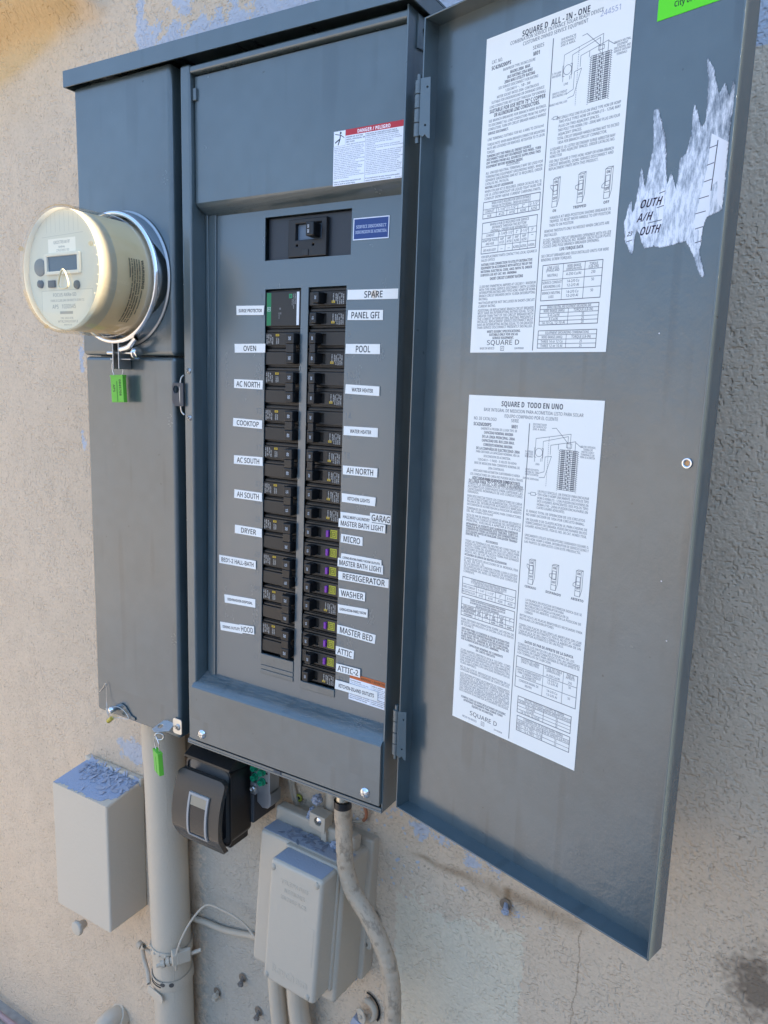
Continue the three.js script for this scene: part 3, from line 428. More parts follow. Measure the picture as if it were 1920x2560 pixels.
    ['CONDUIT', '1-1/4"', '1-1/2"', '2"', '2-1/2"', '3"'].forEach((t, i) => cell(t, ...b, [0.16, 0.387, 0.522, 0.657, 0.79, 0.93][i], 0.43, S, 0.0095)); ['ADAPTER PLATE', 'AAP', 'AAP', 'AAP', 'AAP', '——'].forEach((t, i) => cell(t, ...b, [0.16, 0.387, 0.522, 0.657, 0.79, 0.93][i], 0.59, S, 0.0095)); ['AND HUB', 'A125', 'A150', 'A200', 'A250', ''].forEach((t, i) => t && cell(t, ...b, [0.16, 0.387, 0.522, 0.657, 0.79, 0.93][i], 0.7, S, 0.0095)); ['OR HUB ASSY', '——', '——', 'A200L', 'A250L', 'A300L'].forEach((t, i) => cell(t, ...b, [0.16, 0.387, 0.522, 0.657, 0.79, 0.93][i], 0.9, S, 0.0095));
    para(['FOR REPLACEMENT PARTS CONTACT THE LOCAL SQUARE D', 'SALES OFFICE'], 0.05, 0.684, 0.0115, 0.43, S); para(['SUITABLE FOR CONNECTION TO UTILITY INTERACTIVE', 'EQUIPMENT IN ACCORDANCE WITH ARTICLE 705 OF THE', 'NATIONAL ELECTRICAL CODE, ANSI /NFPA 70, ORDER', 'SUBFEED LUG KIT CAT. NO. SR89084A'], 0.052, 0.709, 0.0115, 0.4, S, true); T('SHORT CIRCUIT CURRENT RATING', 0.26, 0.757, 0.26, S + 2, true, 'center');
    para(['22,000 RMS SYMMETRICAL AMPERES AT 120/240 V ~ MAXIMUM', 'WITH TYPE QOM2 SERVICE DISCONNECT (WITH 22,000A', 'INTERRUPTING RATING) AND TYPES HOM, HOMP OR HOMA', 'BRANCH CIRCUIT BREAKERS (WITH 10,000A INTERRUPTING', 'RATING).'], 0.048, 0.781, 0.0102, 0.44, S); para(['WATTHOUR METER NOT INCLUDED IN SHORT-CIRCUIT', 'CURRENT RATING.'], 0.048, 0.835, 0.011, 0.44, S); para(['ADDITIONAL OR REPLACEMENT BRANCH CIRCUIT BREAKERS', 'MUST HAVE AN INTERRUPTING RATING EQUAL TO OR', 'GREATER THAN THAT OF THE CIRCUIT BREAKER WITH', 'THE LOWEST INTERRUPTING RATING PRESENTLY', 'INSTALLED. REPLACEMENT SERVICE DISCONNECT MUST', 'HAVE AN INTERRUPTING RATING EQUAL TO OR GREATER', 'THAN SERVICE DISCONNECT PRESENTLY INSTALLED.'], 0.046, 0.859, 0.0096, 0.44, S);
    cen(['MEETS EUSERC SPECIFICATIONS.', 'SUITABLE ONLY FOR USE AS', 'SERVICE EQUIPMENT.'], 0.265, 0.931, 0.0105, 0.0095, S, true); T('SQUARE D', 0.265, 0.9675, 0.26, 36, false, 'center'); T('MADE IN MEXICO', 0.08, 0.986, 0.12, 17); k.lineWidth = 2; k.strokeRect(X(0.25), Y(0.98), 22, 22); T('67', 0.263, 0.987, 0.016, 15, false, 'center'); T('EAV90868', 0.36, 0.986, 0.07, 15);
  } else {
    cen(['GABINETE A PRUEBA DE LLUVIA TIPO 3R'], 0.26, 0.0945, 0, 0.0083, S); cen(['CAPACIDAD NOMINAL MAXIMA', 'DE LA LINEA PRINCIPAL: 200A', 'CAPACIDAD DEL BUS 225A MAX.', 'CORRIENTE NOMINAL MAXIMA', 'DE LA COMPAÑIA DE ELECTRICIDAD: 200A'], 0.26, 0.105, 0.0118, 0.0098, S + 2, true);
    cen(['PARA OBTENER LA CAPACIDAD NOMINAL VEA LA', 'DESCONEXION DE ACOMETIDA.', '120/240 V ~ 1 FASE - 3 HILOS 50-60Hz', 'BASE DE MEDICION PARA CORRIENTE NOMINAL DE', '200A CONTINUOS.', 'ADECUADO PARA ACOMETIDA SUBTERRANEA O AEREA', 'LOS CONDUCTORES DE CARGA NO PUEDEN SALIR A TRAVES', 'DE LAS PAREDES FINALES SUPERIOR.'], 0.26, 0.162, 0.0112, 0.0088, S);
    cen(['ADECUADO PARA USAR CON CONDUCTORES', 'DE LINEA PARA 75° C DE COBRE O ALUMINIO.'], 0.26, 0.2405, 0.0095, 0.0115, 25, true); para(['CONSULTE LA INFORMACION DE LOS INTERRUPTORES', 'AUTOMATICOS DERIVADOS PARA OBTENER LAS', 'CAPACIDADES NOMINALES DE LOS CONDUCTORES', 'DERIVADOS.'], 0.03, 0.259, 0.0082, 0.45, S);
    para(['PARA DESCONECTAR TODOS LOS CONDUCTORES DE CARGA', 'DE LOS CONDUCTORES DE ALIMENTACION, COLOQUE LA', 'PALANCA DEL INTERRUPTOR AUTOMATICO MARCADA', 'DESCONEXION DE ACOMETIDA EN LA POSICION DE ABIERTO'], 0.03, 0.296, 0.0083, 0.45, S); para(['TERMINALES DE LINEA ADECUADAS PARA CONDUCTORES', 'DEL NO. 4 AWG-250 kcmil'], 0.03, 0.333, 0.0083, 0.45, S); para(['NOTA DE PAR DE APRIETE: CUANDO SE HAYAN AFLOJADO O', 'RETIRADO LAS TUERCAS DE MONTAJE DEL INTERRUPTOR', 'PRINCIPAL, VUELVALAS A APRETAR A 75 LB-PULG'], 0.032, 0.3535, 0.0083, 0.45, S);
    para(['APAGANDO LA FUENTE QUE SUMINISTRA ENERGIA', 'PARALELA NO DESENERGIZA ESTE TABLERO. CORTE LA', 'CORRIENTE DE TODAS LAS FUENTES QUE SUMINISTRAN A', 'ESTE EQUIPO ANTES DE REALIZAR CUALQUIER TRABAJO', 'DENTRO DE EL.'], 0.033, 0.38, 0.0078, 0.43, S, true); T('ACCESORIOS', 0.26, 0.4215, 0.1, S, true, 'center');
    para(['TODAS LAS TERMINALES DEL NEUTRO NO CONECTADAS, SE', 'PUEDEN UTILIZAR COMO TERMINALES DE LOS CABLES PARA', 'PUESTA A TIERRA DEL EQUIPO. EN CASO DE NECESITAR EL', 'ACCESORIO DE BARRA DE PUESTA A TIERRA POR SEPARADO', 'PIDA EL NO. DE CAT. PK15GTA.'], 0.034, 0.4325, 0.0083, 0.45, S); T('ACCESORIO DE ZAPATA DE NEUTRO LK225ANHOM.', 0.034, 0.4745, 0.36, S, true); para(['CUANDO SE NECESITE UN ACCESORIO DE 5A. MORDAZA, PIDA', 'EL NO. DE CAT. 5J.', 'UTILICE ENCHUFES DE CONEXION CONTRA LLUVIA O LIQUIDO', 'DE CLASIFICACION UL PARA CONDUCTOS DE ENTRADA QUE', 'ESTEN ARRIBA DEL NIVEL DE PARTES QUE CONDUCEN', 'CORRIENTE.'], 0.032, 0.4855, 0.0083, 0.45, S);
    const a = [0.028, 0.545, 0.478, 0.597]; table(...a, [0.4, 0.72], [[0.28, 0.4, 1], [0.46, 0.4, 1], [0.64, 0.4, 1], [0.82, 0.4, 1]]); ['CUANDO UN RECEPTACULO ES REQUERIDO PARA ENTRADA', 'DE ACOMETIDA POR LA PARED FINAL SUPERIOR, SOLICITE', 'LOS RECEPTACULOS POR SEPARADO'].forEach((t, i) => cell(t, ...a, 0.5, 0.09 + i * 0.12, 17, 0.0085));
    ['TUBO CONDUIT', '1-1/4"', '1-1/2"', '2"', '2-1/2"'].forEach((t, i) => cell(t, ...a, [0.13, 0.37, 0.55, 0.73, 0.91][i], 0.56, S, 0.0095)); ['RECEPTACULOS', 'A125', 'A150', 'A200', 'A250'].forEach((t, i) => cell(t, ...a, [0.13, 0.37, 0.55, 0.73, 0.91][i], 0.86, S, 0.0095));
    const b = [0.03, 0.607, 0.478, 0.665]; table(...b, [0.4, 0.56, 0.8], [[0.28, 0.4, 1], [0.42, 0.4, 1], [0.56, 0.4, 1], [0.7, 0.4, 1], [0.85, 0.4, 1]]); ['CUANDO UN RECEPTACULO ES REQUERIDO PARA ENTRADA', 'DE ACOMETIDA POR LA PARED FINAL INFERIOR, SOLICITE LOS', 'RECEPTACULOS POR SEPARADO'].forEach((t, i) => cell(t, ...b, 0.5, 0.08 + i * 0.12, 15, 0.0078, true));
    [['TUBO CONDUIT', '1-1/4"', '1-1/2"', '2"', '2-1/2"', '3"'], ['PLACA ADAPTADORA', 'AAP', 'AAP', 'AAP', 'AAP', '—'], ['Y RECEPTACULO', 'A125', 'A150', 'A200', 'A250', ''], ['O ENSAMBLE', '—', '—', 'A200L', 'A250L', 'A300L']].forEach((row, r) => row.forEach((t, i) => t && cell(t, ...b, [0.14, 0.35, 0.49, 0.63, 0.775, 0.925][i], [0.48, 0.62, 0.73, 0.9][r], 15, 0.0078, true)));
    para(['PARA OBTENER INFORMACION SOBRE LAS PIEZAS DE', 'REPUESTO COMUNIQUESE A LA OFICINA LOCAL DE VENTAS', 'DE SQUARE D.'], 0.034, 0.677, 0.0085, 0.45, S); para(['ADECUADO PARA LA CONEXION AL EQUIPO INTERACTIVO', 'DE LA COMPAÑIA SUMINISTRADORA DE ACUERDO CON', 'EL ARTICULO 705 DEL CODIGO ELECTRICO NACIONAL,', 'ANSI /NFPA 70 , ORDENE EL KIT DE ZAPATAS DE', 'SUB ALIMENTACION NO DE CAT. SR89084A.'], 0.042, 0.7055, 0.0083, 0.41, S, true); cen(['CAPACIDAD NOMINAL DE CORRIENTE', 'DE CORTO CIRCUITO'], 0.26, 0.7525, 0.009, 0.0098, S, true);
    para(['22,000 AMPERES SIMETRICOS RCM A 120/240V~ COMO', 'MAXIMO CON DESCONEXION DE ACOMETIDA TIPO QOM2', '(CON CAPACIDAD INTERRUPTIVA DE 22,000 AMPERES) Y', 'CON INTERRUPTORES AUTOMATICOS DERIVADOS TIPO', 'HOM, HOMP O HOMA (CON CAPACIDAD INTERRUPTIVA DE', '10,000 AMPERES).'], 0.043, 0.774, 0.0083, 0.43, S); para(['NO SE INCLUYE EL MEDIDOR DE WATTHORA EN LA', 'CAPACIDAD NOMINAL DE CORRIENTE DE CORTO CIRCUITO.'], 0.047, 0.829, 0.0083, 0.43, S); para(['LOS INTERRUPTORES AUTOMATICOS DERIVADOS', 'ADICIONALES O DE REPUESTO DEBEN TENER UNA', 'CAPACIDAD INTERRUPTIVA IGUAL O MAYOR QUE LA DEL', 'INTERRUPTOR AUTOMATICO CON LA CAPACIDAD', 'INTERRUPTIVA MAS BAJA ACTUALMENTE INSTALADO. LA', 'DESCONEXION DE ACOMETIDA DE REPUESTO DEBE TENER', 'UNA CAPACIDAD INTERRUPTIVA IGUAL O MAYOR QUE LA', 'DESCONEXION DE ACOMETIDA ACTUALMENTE INSTALADA.'], 0.05, 0.85, 0.0077, 0.43, S);
    cen(['CUMPLE CON LAS ESPECIFICACIONES DE EUSERC', 'APROPIADO SOLAMENTE PARA USARSE COMO', 'EQUIPO DE ACOMETIDA.'], 0.265, 0.9235, 0.0092, 0.0095, S, true); T('SQUARE D', 0.275, 0.966, 0.24, 36, false, 'center'); T('HECHO EN MEXICO', 0.09, 0.985, 0.13, 17); k.lineWidth = 2; k.strokeRect(X(0.26), Y(0.978), 22, 22); T('67', 0.273, 0.984, 0.016, 15, false, 'center'); T('EAV90868', 0.37, 0.985, 0.07, 15);
  }
  // wiring diagram
  const v0 = es ? 0.09 : 0.105, u1 = es ? -0.028 : 0, sc = es ? 0.84 : 1, DV = (v) => v0 + (v - 0.105) * sc;
  const d = (...p) => line(...p.map((q, i) => (i % 2 ? DV(q) : q + u1)));
  k.lineWidth = 1.8;
  const bu = [0.757, 0.802, 0.835, 0.88];
  d(0.58, 0.2, 0.58, 0.128, 0.825, 0.105, 0.825, 0.15); d(0.635, 0.2, 0.635, 0.135, 0.808, 0.113, 0.808, 0.15); d(0.69, 0.175, 0.69, 0.145, 0.86, 0.127, 0.86, 0.156); d(0.745, 0.139, 0.745, 0.156); d(0.69, 0.092, 0.72, 0.09, 0.81, 0.135);
  k.strokeRect(X(0.8 + u1), Y(DV(0.135)), X(0.035), Y(0.011)); d(0.862, 0.13, 0.895, 0.142, 0.91, 0.142);
  for (let i = 0; i <= 21; i++) { const v = 0.156 + i * 0.006; d(bu[0], v, bu[1], v); d(bu[2], v, bu[3], v); d(bu[1], v, bu[2], v); d(bu[0] - 0.008, v + 0.003, bu[0], v + 0.003); d(bu[3], v + 0.003, bu[3] + 0.008, v + 0.003); if (i < 21) { k.strokeRect(X(bu[0] + 0.012 + u1), Y(DV(v + 0.0013)), X(0.022), Y(0.0032 * sc)); k.strokeRect(X(bu[2] + 0.012 + u1), Y(DV(v + 0.0013)), X(0.022), Y(0.0032 * sc)); k.beginPath(); k.arc(X((i % 2 ? 0.812 : 0.825) + u1), Y(DV(v + 0.003)), 3.5, 0, 7); k.fill(); } }
  for (const u of bu) d(u, 0.156, u, 0.282); d(0.812, 0.15, 0.812, 0.282); d(0.825, 0.15, 0.825, 0.282);
  k.setLineDash([6, 4]); d(0.675, 0.12, 0.675, 0.28); k.setLineDash([]);
  k.beginPath(); k.arc(X(0.608 + u1), Y(DV(0.172)), 22, 0, 7); k.stroke(); d(0.58, 0.158, 0.575, 0.158, 0.575, 0.188, 0.59, 0.188); d(0.626, 0.158, 0.638, 0.158, 0.638, 0.188, 0.628, 0.188); d(0.58, 0.19, 0.58, 0.203); d(0.625, 0.19, 0.625, 0.201); d(0.655, 0.184, 0.655, 0.232, 0.61, 0.24); d(0.655, 0.184, 0.7, 0.18, 0.66, 0.25, 0.62, 0.253);
  const sm = (t, u, v, w, al = 'center') => T(t, u + u1, DV(v), w, 15, false, al);
  (es ? ['DESCONECTADOR', 'DE SERVICIO', '200 A MAX.'] : ['SERVICE', 'DISCONNECT', '200 A MAX.']).forEach((t, i) => sm(t, 0.6, 0.082 + i * 0.008, 0.1)); (es ? ['NEUTRO DERIVADO,', 'TIERRA DE', 'PROTECCION Y', 'TERMINALES DE', 'TIERRA DE ACOMETIDA'] : ['BRANCH NEUTRAL,', 'EQUIPMENT', 'GROUNDING, AND', 'SERVICE GROUND', 'TERMINALS']).forEach((t, i) => sm(t, 0.945, 0.14 + i * 0.008, Math.min(0.1, t.length * 0.007)));
  (es ? ['5A. MORDAZA', 'CUANDO FUERE', 'NECESARIO'] : ['5 TH JAW', 'WHEN REQUIRED']).forEach((t, i) => sm(t, 0.535, 0.172 + i * 0.008, 0.06)); sm(es ? 'LINEA' : 'LINE', 0.603, 0.21, 0.03); (es ? ['ZAPATA DE PUESTA', 'A TIERRA DEL TUBO', 'CONDUIT DE ACOMETIDA'] : ['SERVICE CONDUIT', 'GROUNDING LUG']).forEach((t, i) => sm(t, 0.565, 0.23 + i * 0.008, 0.1)); sm(es ? 'ZAPATAS DERIVADAS' : 'BRANCH NEUTRAL LUGS', 0.56, 0.26, 0.12);
  // right column text
  if (!es) {
    k.strokeRect(X(0.532), Y(0.296), 26, 12); line(0.52, 0.3, 0.532, 0.3); line(0.562, 0.3, 0.572, 0.3);
    para(['ONE SINGLE POLE ONE PLUG-ON SPACE TYPE HOM OR HOMP', '    TWO POLE TYPES HOM OR HOMA (15 - 125A) MAY', '    PLUG ON TWO ADJACENT SPACES.', '    TWO POLE TYPE HOMA (150 - 200A) MAY PLUG ON FOUR', '    ADJACENT SPACES.', '    TOTAL CIRCUIT BREAKER HANDLE RATING NOT TO EXCEED', '    185A PER BRANCH CIRCUIT CONNECTOR.'], 0.555, 0.303, 0.0118, 0.41, S); para(['A SQUARE D, UL LISTED SECONDARY SURGE ARRESTER MAY', 'PLUG ON TWO ADJACENT SPACES. ORDER CATALOG NO.', 'HOM2175SB'], 0.527, 0.389, 0.0105, 0.42, S); para(['USE ONLY SQUARE D TYPES HOM, HOMP OR HOMA BRANCH', 'CIRCUIT BREAKERS, QOM2 SERVICE DISCONNECT AND', 'REPLACEMENT PARTS WITH THIS PRODUCT.'], 0.525, 0.424, 0.0112, 0.42, S);
    para(['HANDLE AT MID-POSITION SHOWS BREAKER IS', 'TRIPPED. TO RESET MOVE HANDLE TO OFF POSITION', 'THEN TO ON POSITION'], 0.557, 0.591, 0.0115, 0.4, S); para(['REMOVE TWISTOUTS ONLY AS NEEDED WHEN CIRCUITS ARE', 'INSTALLED.'], 0.525, 0.63, 0.0115, 0.43, S); para(['CLOSE UNUSED CIRCUIT BREAKERS OPENINGS WITH FILLER', 'PLATES, ORDER CATALOG NO. HOMFP. EACH FILLER PLATE', 'CLOSES ONE POLE BRANCH BREAKER OPENING.'], 0.52, 0.656, 0.0095, 0.45, S); T('LUG TORQUE DATA', 0.72, 0.688, 0.16, S + 2, true, 'center'); para(['SEE CIRCUIT BREAKERS AND FIELD INSTALLED UNITS FOR WIRE', 'BINDING SCREW TORQUES.'], 0.515, 0.704, 0.0115, 0.45, S);
    const a = [0.532, 0.732, 0.934, 0.84]; table(...a, [0.42, 0.7], [[0.36, 0, 1], [0.72, 0, 1]]); line(0.677, 0.755, 0.934, 0.755); [['LINE LUGS', 'WIRE RANGE', 'TORQUE', 0.08], ['(PHASE AND', '(AWG/kcmil)', '(LB-IN)', 0.16], ['NEUTRAL)', '4-250 Cu/Al', '250', 0.3], ['SERVICE CONDUIT', '14-2/0 Cu', '50', 0.5], ['GROUNDING LUG', '12-2/0 Al', '', 0.61], ['BRANCH NEUTRAL', '14-2/0 Cu', '50', 0.79], ['LUGS', '12-2/0 Al', '', 0.9]].forEach(([p, q, r, v]) => { cell(p, ...a, 0.18, v, S, 0.0092); cell(q, ...a, 0.54, v, S, 0.0092); r && cell(r, ...a, 0.86, v, S, 0.0092); });
    const b = [0.533, 0.855, 0.931, 0.915]; table(...b, [0.2, 0.4, 0.6, 0.8], [[0.5, 0.2, 1]]); cell('BRANCH NEUTRAL AND EQUIPMENT GROUNDING BAR', ...b, 0.5, 0.1, S, 0.009); [['WIRE RANGE (AWG)', 'TORQUE (LB-IN)'], ['6-4 Cu/Al', '35'], ['8 Cu/Al', '25'], ['14-10 Cu, 12-10 Al', '20']].forEach(([p, q], i) => { cell(p, ...b, 0.25, 0.3 + i * 0.2, S, 0.0092); cell(q, ...b, 0.75, 0.3 + i * 0.2, S, 0.0092); });
    const e = [0.531, 0.933, 0.931, 0.987]; table(...e, [0.25, 0.5, 0.75], [[0.5, 0.25, 1]]); cell('EQUIPMENT GROUNDING COMBINATIONS', ...e, 0.5, 0.125, S, 0.0095); [['WIRE RANGE (AWG)', 'TORQUE (LB-IN)'], ['THREE 14 or 12 Cu', '25'], ['THREE 12 or 10 Al', '25']].forEach(([p, q], i) => { cell(p, ...e, 0.25, 0.375 + i * 0.25, S, 0.0092); cell(q, ...e, 0.75, 0.375 + i * 0.25, S, 0.0092); });
  } else {
    k.strokeRect(X(0.54), Y(0.257), 30, 16); line(0.52, 0.261, 0.54, 0.261); line(0.575, 0.261, 0.585, 0.261);
    para(['UN POLO SENCILLO, UN ESPACIO PARA ENCHUFAR', 'TIPO HOM O HOMP UNICAMENTE. DOS POLOS TIPO', 'HOM O HOMA (15 - 125A) PUEDEN ENCHUFARSE EN', 'DOS LUGARES ADYACENTES; DOS POLOS TIPO', 'HOMA (150 - 200A) PUEDEN ENCHUFARSE EN', 'CUATRO LUGARES ADYACENTES.'], 0.59, 0.252, 0.009, 0.36, S); para(['EL RANGO TOTAL DE OPERACION DE LOS CIRCUITOS', 'NO DEBE EXCEDER DE 185A POR CIRCUITO RAMAL.'], 0.515, 0.311, 0.0095, 0.42, S); para(['UN SQUARE D DE CLASIFICACION UL PARA CHISPAS DE', 'SOBRECORRIENTE SECUNDARIA, PUEDE ENCHUFARSE EN DOS', 'LUGARES ADYACENTES, PIDA EL NO. DE CAT. HOM2175SB.'], 0.515, 0.334, 0.0092, 0.44, S); para(['UNICAMENTE UTILICE INTERRUPTORES DERIVADOS SQUARE D,', 'TIPOS HOM, HOMP O HOMA. INTERRUPTOR DE SERVICIO QOM2 Y', 'LAS PARTES DE REPUESTO CON ESTE PRODUCTO.'], 0.515, 0.379, 0.0092, 0.46, S);
    para(['LA PALANCA EN POSICION INTERMEDIA INDICA QUE SE', 'HA DISPARADO EL INTERRUPTOR PARA', 'RESTABLECERLO PONGA LA PALANCA EN LA', 'POSICION DE ABIERTO, LUEGO EN LA POSICION DE', 'CERRADO'], 0.555, 0.5625, 0.0088, 0.41, S); para(['RETIRE SOLO LAS PLACAS REMOVIBLES NECESARIAS PARA', 'INSTALAR LOS INTERRUPTORES'], 0.518, 0.611, 0.009, 0.46, S); para(['CIERRE CON PLACAS DE RELLENO LAS ABERTURAS SIN USAR', 'DEL INTERRUPTOR AUTOMATICO. PIDA EL NO DE CAT. HOMFP.', 'CADA PLACA DE RELLENO CIERRA LA ABERTURA DE UN', 'INTERRUPTOR AUTOMATICO DE UN POLO.'], 0.518, 0.639, 0.0085, 0.46, S); T('DATOS DE PAR DE APRIETE DE LA ZAPATA', 0.75, 0.6845, 0.36, S + 2, true, 'center'); para(['CONSULTE LOS DATOS EN LAS ETIQUETAS DE LOS', 'INTERRUPTORES AUTOMATICOS Y EN LAS UNIDADES', 'INSTALADAS EN CAMPO PARA OBTENER EL PAR DE APRIETE DE', 'LOS TORNILLOS DE SUJECION.'], 0.52, 0.696, 0.0085, 0.46, S);
    const a = [0.518, 0.733, 0.972, 0.825]; table(...a, [0.35, 0.66], [[0.46, 0, 1], [0.78, 0, 1]]); [['ZAPATAS DE LINEA', 'CLASE DE CABLE', 'PAR DE', 0.06], ['(FASE Y NEUTRO)', '(AWG/kcmil)', 'APRIETE', 0.14], ['', '4-250 Cu/Al', '250', 0.28], ['ZAPATA ATERRIZAMIENTO', '14-2/0 Cu', '50', 0.42], ['PARA TUBERIA CONDUIT', '12-2/0 Al', '', 0.51], ['DE ACOMETIDA', '', '', 0.6], ['CONEXION RAMAL DE', '14-2/0 Cu', '50', 0.76], ['NEUTRO', '12-2/0 Al', '', 0.88]].forEach(([p, q, r, v]) => { p && cell(p, ...a, 0.23, v, S, 0.009); q && cell(q, ...a, 0.62, v, S, 0.009); r && cell(r, ...a, 0.89, v, S, 0.009); });
    const b = [0.549, 0.851, 0.95, 0.9], e = [0.552, 0.91, 0.951, 0.955]; table(...b, [0.2, 0.4, 0.6, 0.8], [[0.5, 0.2, 1]]); cell('NEUTRO DERIVADO Y EQUIPO DE TIERRA', ...b, 0.5, 0.1, S, 0.0095); [['CALIBRE DEL CABLE (AWG)', 'PAR DE APRIETE (LB-PULG)'], ['6-4 Cu/Al', '35'], ['8 Cu/Al', '25'], ['14-10 Cu, 12-10 Al', '20']].forEach(([p, q], i) => { cell(p, ...b, 0.25, 0.3 + i * 0.2, 18, 0.0082); cell(q, ...b, 0.75, 0.3 + i * 0.2, 18, 0.0082); });
    table(...e, [0.25, 0.5, 0.75], [[0.5, 0.25, 1]]); cell('COMBINACION DE EQUIPO BARRA TIERRA', ...e, 0.5, 0.125, S, 0.0095); [['CALIBRE DEL CABLE (AWG)', 'PAR DE APRIETE (LB-PULG)'], ['TRES - 14 o TRES - 12 Cu', '25'], ['TRES - 12 o TRES - 10 Al', '25']].forEach(([p, q], i) => { cell(p, ...e, 0.25, 0.375 + i * 0.25, 18, 0.0082); cell(q, ...e, 0.75, 0.375 + i * 0.25, 18, 0.0082); });
  }
  // three drawn breakers: on, tripped, off
  const names = es ? ['CERRADO', 'DISPARADO', 'ABIERTO'] : ['ON', 'TRIPPED', 'OFF'];
  [0.565, 0.735, 0.905].forEach((u, i) => {
    const v = es ? 0.443 : 0.474, h = es ? 0.072 : 0.086, w = 0.046; k.lineWidth = 2; const P = (a, b) => [u + a * w, v + b * h], L2 = (...q) => line(...q.flatMap(([a, b]) => P(a, b)));
    L2([0, 0.05], [0, 1], [0.75, 1], [0.75, 0.05], [0, 0.05], [0.3, 0], [1, 0], [0.75, 0.05]); L2([1, 0], [1, 0.72], [0.75, 1]); L2([0, 0.8], [0.75, 0.8]); L2([0.1, 0.26], [0.65, 0.26], [0.65, 0.58], [0.1, 0.58], [0.1, 0.26]);
    const hy = [0.24, 0.36, 0.44][i], tip = [0.3, 0, -0.28][i]; L2([0.05, hy + 0.02], [-0.35, hy + 0.05 - tip * 0.2], [-0.35, hy + 0.14 - tip * 0.2], [0.1, hy + 0.22], [0.65, hy + 0.2], [0.65, hy], [0.05, hy + 0.02]);
    T('ON', u + 0.018, v + h * 0.15, 0.024, 17, true, 'center'); T('OFF', u + 0.018, v + h * 0.7, 0.028, 17, true, 'center'); T(names[i], u + 0.02, v + h * 1.13, names[i].length * 0.0125, S, true, 'center');
  });
  // a little grime
  for (let i = 0; i < 26; i++) { k.fillStyle = `rgba(120,110,100,${rr(0.05, 0.22)})`; k.beginPath(); k.arc(rr(0, W), rr(0, H), rr(0.6, 2.2), 0, 7); k.fill(); }
  return ctex(c);
}
const door = part('door', panel);
{
  door.position.set(0.5914, 0, 0.1315); door.rotation.y = -0.2725;
  const X0 = -0.0036, X1 = 0.3435, Y0 = 0.97, Y1 = 1.9;
  const lips = [bx(X0, X0 + 0.0018, Y0, Y1, -0.0235, 0, 0.0006), bx(X1 - 0.0018, X1 + 0.0002, Y0, Y1, -0.0265, 0, 0.0006), bx(X0 + 0.0018, X1 - 0.0018, Y0, Y0 + 0.0018, -0.0235, -0.0002, 0.0006), bx(X0 + 0.0018, X1 - 0.0018, Y1 - 0.0018, Y1, -0.0235, -0.0002, 0.0006)];
  const doorPaint = phys(...PAINT.map((v) => v * 1.2), 0.3, { ior: 1.9, map: rep(wear, 1.37), bumpMap: rep(fineBump, 5), bumpScale: 0.00016, roughnessMap: rep(dirtRough, 2.3), specularIntensity: 1 });
  mesh('door_panel', uvm(bx(X0 + 0.001, X1 - 0.001, Y0 + 0.001, Y1 - 0.001, -0.0237, -0.022, 0.0004)), doorPaint, door);
  mesh('door_lip', lips.map((g) => uvm(g)), paint, door);
  const sheet = (x0, x1, y0, y1, es, rot) => { const w = x1 - x0, h = y1 - y0; const m = mesh('instruction_sheet', uvr(bx(-w / 2, w / 2, -h / 2, h / 2, 0, 0.0004, 0), -w / 2, w / 2, -h / 2, h / 2), new THREE.MeshPhysicalMaterial({ map: drawSheet(es), roughness: 0.42, specularIntensity: 0.6 }), door); m.position.set((x0 + x1) / 2, (y0 + y1) / 2, -0.0219); m.rotation.z = rot; return m; };
  lab(sheet(0.0668, 0.2352, 1.5447, 1.864, false, -0.006), 'white instruction sheet in English on the upper door');
  lab(sheet(0.0667, 0.2367, 1.1145, 1.4985, true, -0.004), 'white instruction sheet in Spanish on the lower door');
  const [gc, gk] = canvas(512, 320, '#62e600'); gk.fillStyle = '#0b2a00'; fit(gk, 'Permit No.', 20, 220, 90, 26, true, 'left'); gk.fillRect(130, 228, 330, 3); fit(gk, 'J', 150, 216, 22, 40); fit(gk, 'City of Litchfield Park', 256, 272, 330, 34, true);
  lab(mesh('permit_sticker', uvr(bx(0.2585, 0.352 - 0.012, 1.8243, 1.885, -0.0219, -0.0215, 0), 0.2585, 0.34, 1.8243, 1.885), new THREE.MeshPhysicalMaterial({ map: ctex(gc), roughness: 0.4 }), door), 'bright green permit sticker high on the door');
  // torn remains of a paper directory
  const out = [[0.2476, 1.6817], [0.2422, 1.6609], [0.2444, 1.6442], [0.2532, 1.6291], [0.2554, 1.6546], [0.2644, 1.6350], [0.2733, 1.6364], [0.2810, 1.6344], [0.2920, 1.6355], [0.3027, 1.6377], [0.3105, 1.6253], [0.3145, 1.6143], [0.3213, 1.6043], [0.3227, 1.6081], [0.3163, 1.6252], [0.3169, 1.6470], [0.3195, 1.6553], [0.3320, 1.6589], [0.3316, 1.7187], [0.3330, 1.7538], [0.3300, 1.7633], [0.3286, 1.7477], [0.3238, 1.7605], [0.3194, 1.7519], [0.3127, 1.7741], [0.3048, 1.7859], [0.3094, 1.7644], [0.3104, 1.7331], [0.3075, 1.7285], [0.2986, 1.7528], [0.2987, 1.7250], [0.2954, 1.7098], [0.2909, 1.7074], [0.2901, 1.6812], [0.2845, 1.6987], [0.2808, 1.6872], [0.2764, 1.7250], [0.2671, 1.7524], [0.2621, 1.7530], [0.2651, 1.7211], [0.2603, 1.6884], [0.2551, 1.7101], [0.2530, 1.6803], [0.25, 1.668]];
  const fine = []; out.forEach((p, i) => { const q = out[(i + 1) % out.length], n = Math.max(1, Math.round(Math.hypot(q[0] - p[0], q[1] - p[1]) / 0.0035)); for (let j = 0; j < n; j++) { const t = j / n; fine.push([lerp(p[0], q[0], t) + (j ? rr(-0.0007, 0.0007) : 0), lerp(p[1], q[1], t) + (j ? rr(-0.0006, 0.0006) : 0)]); } });
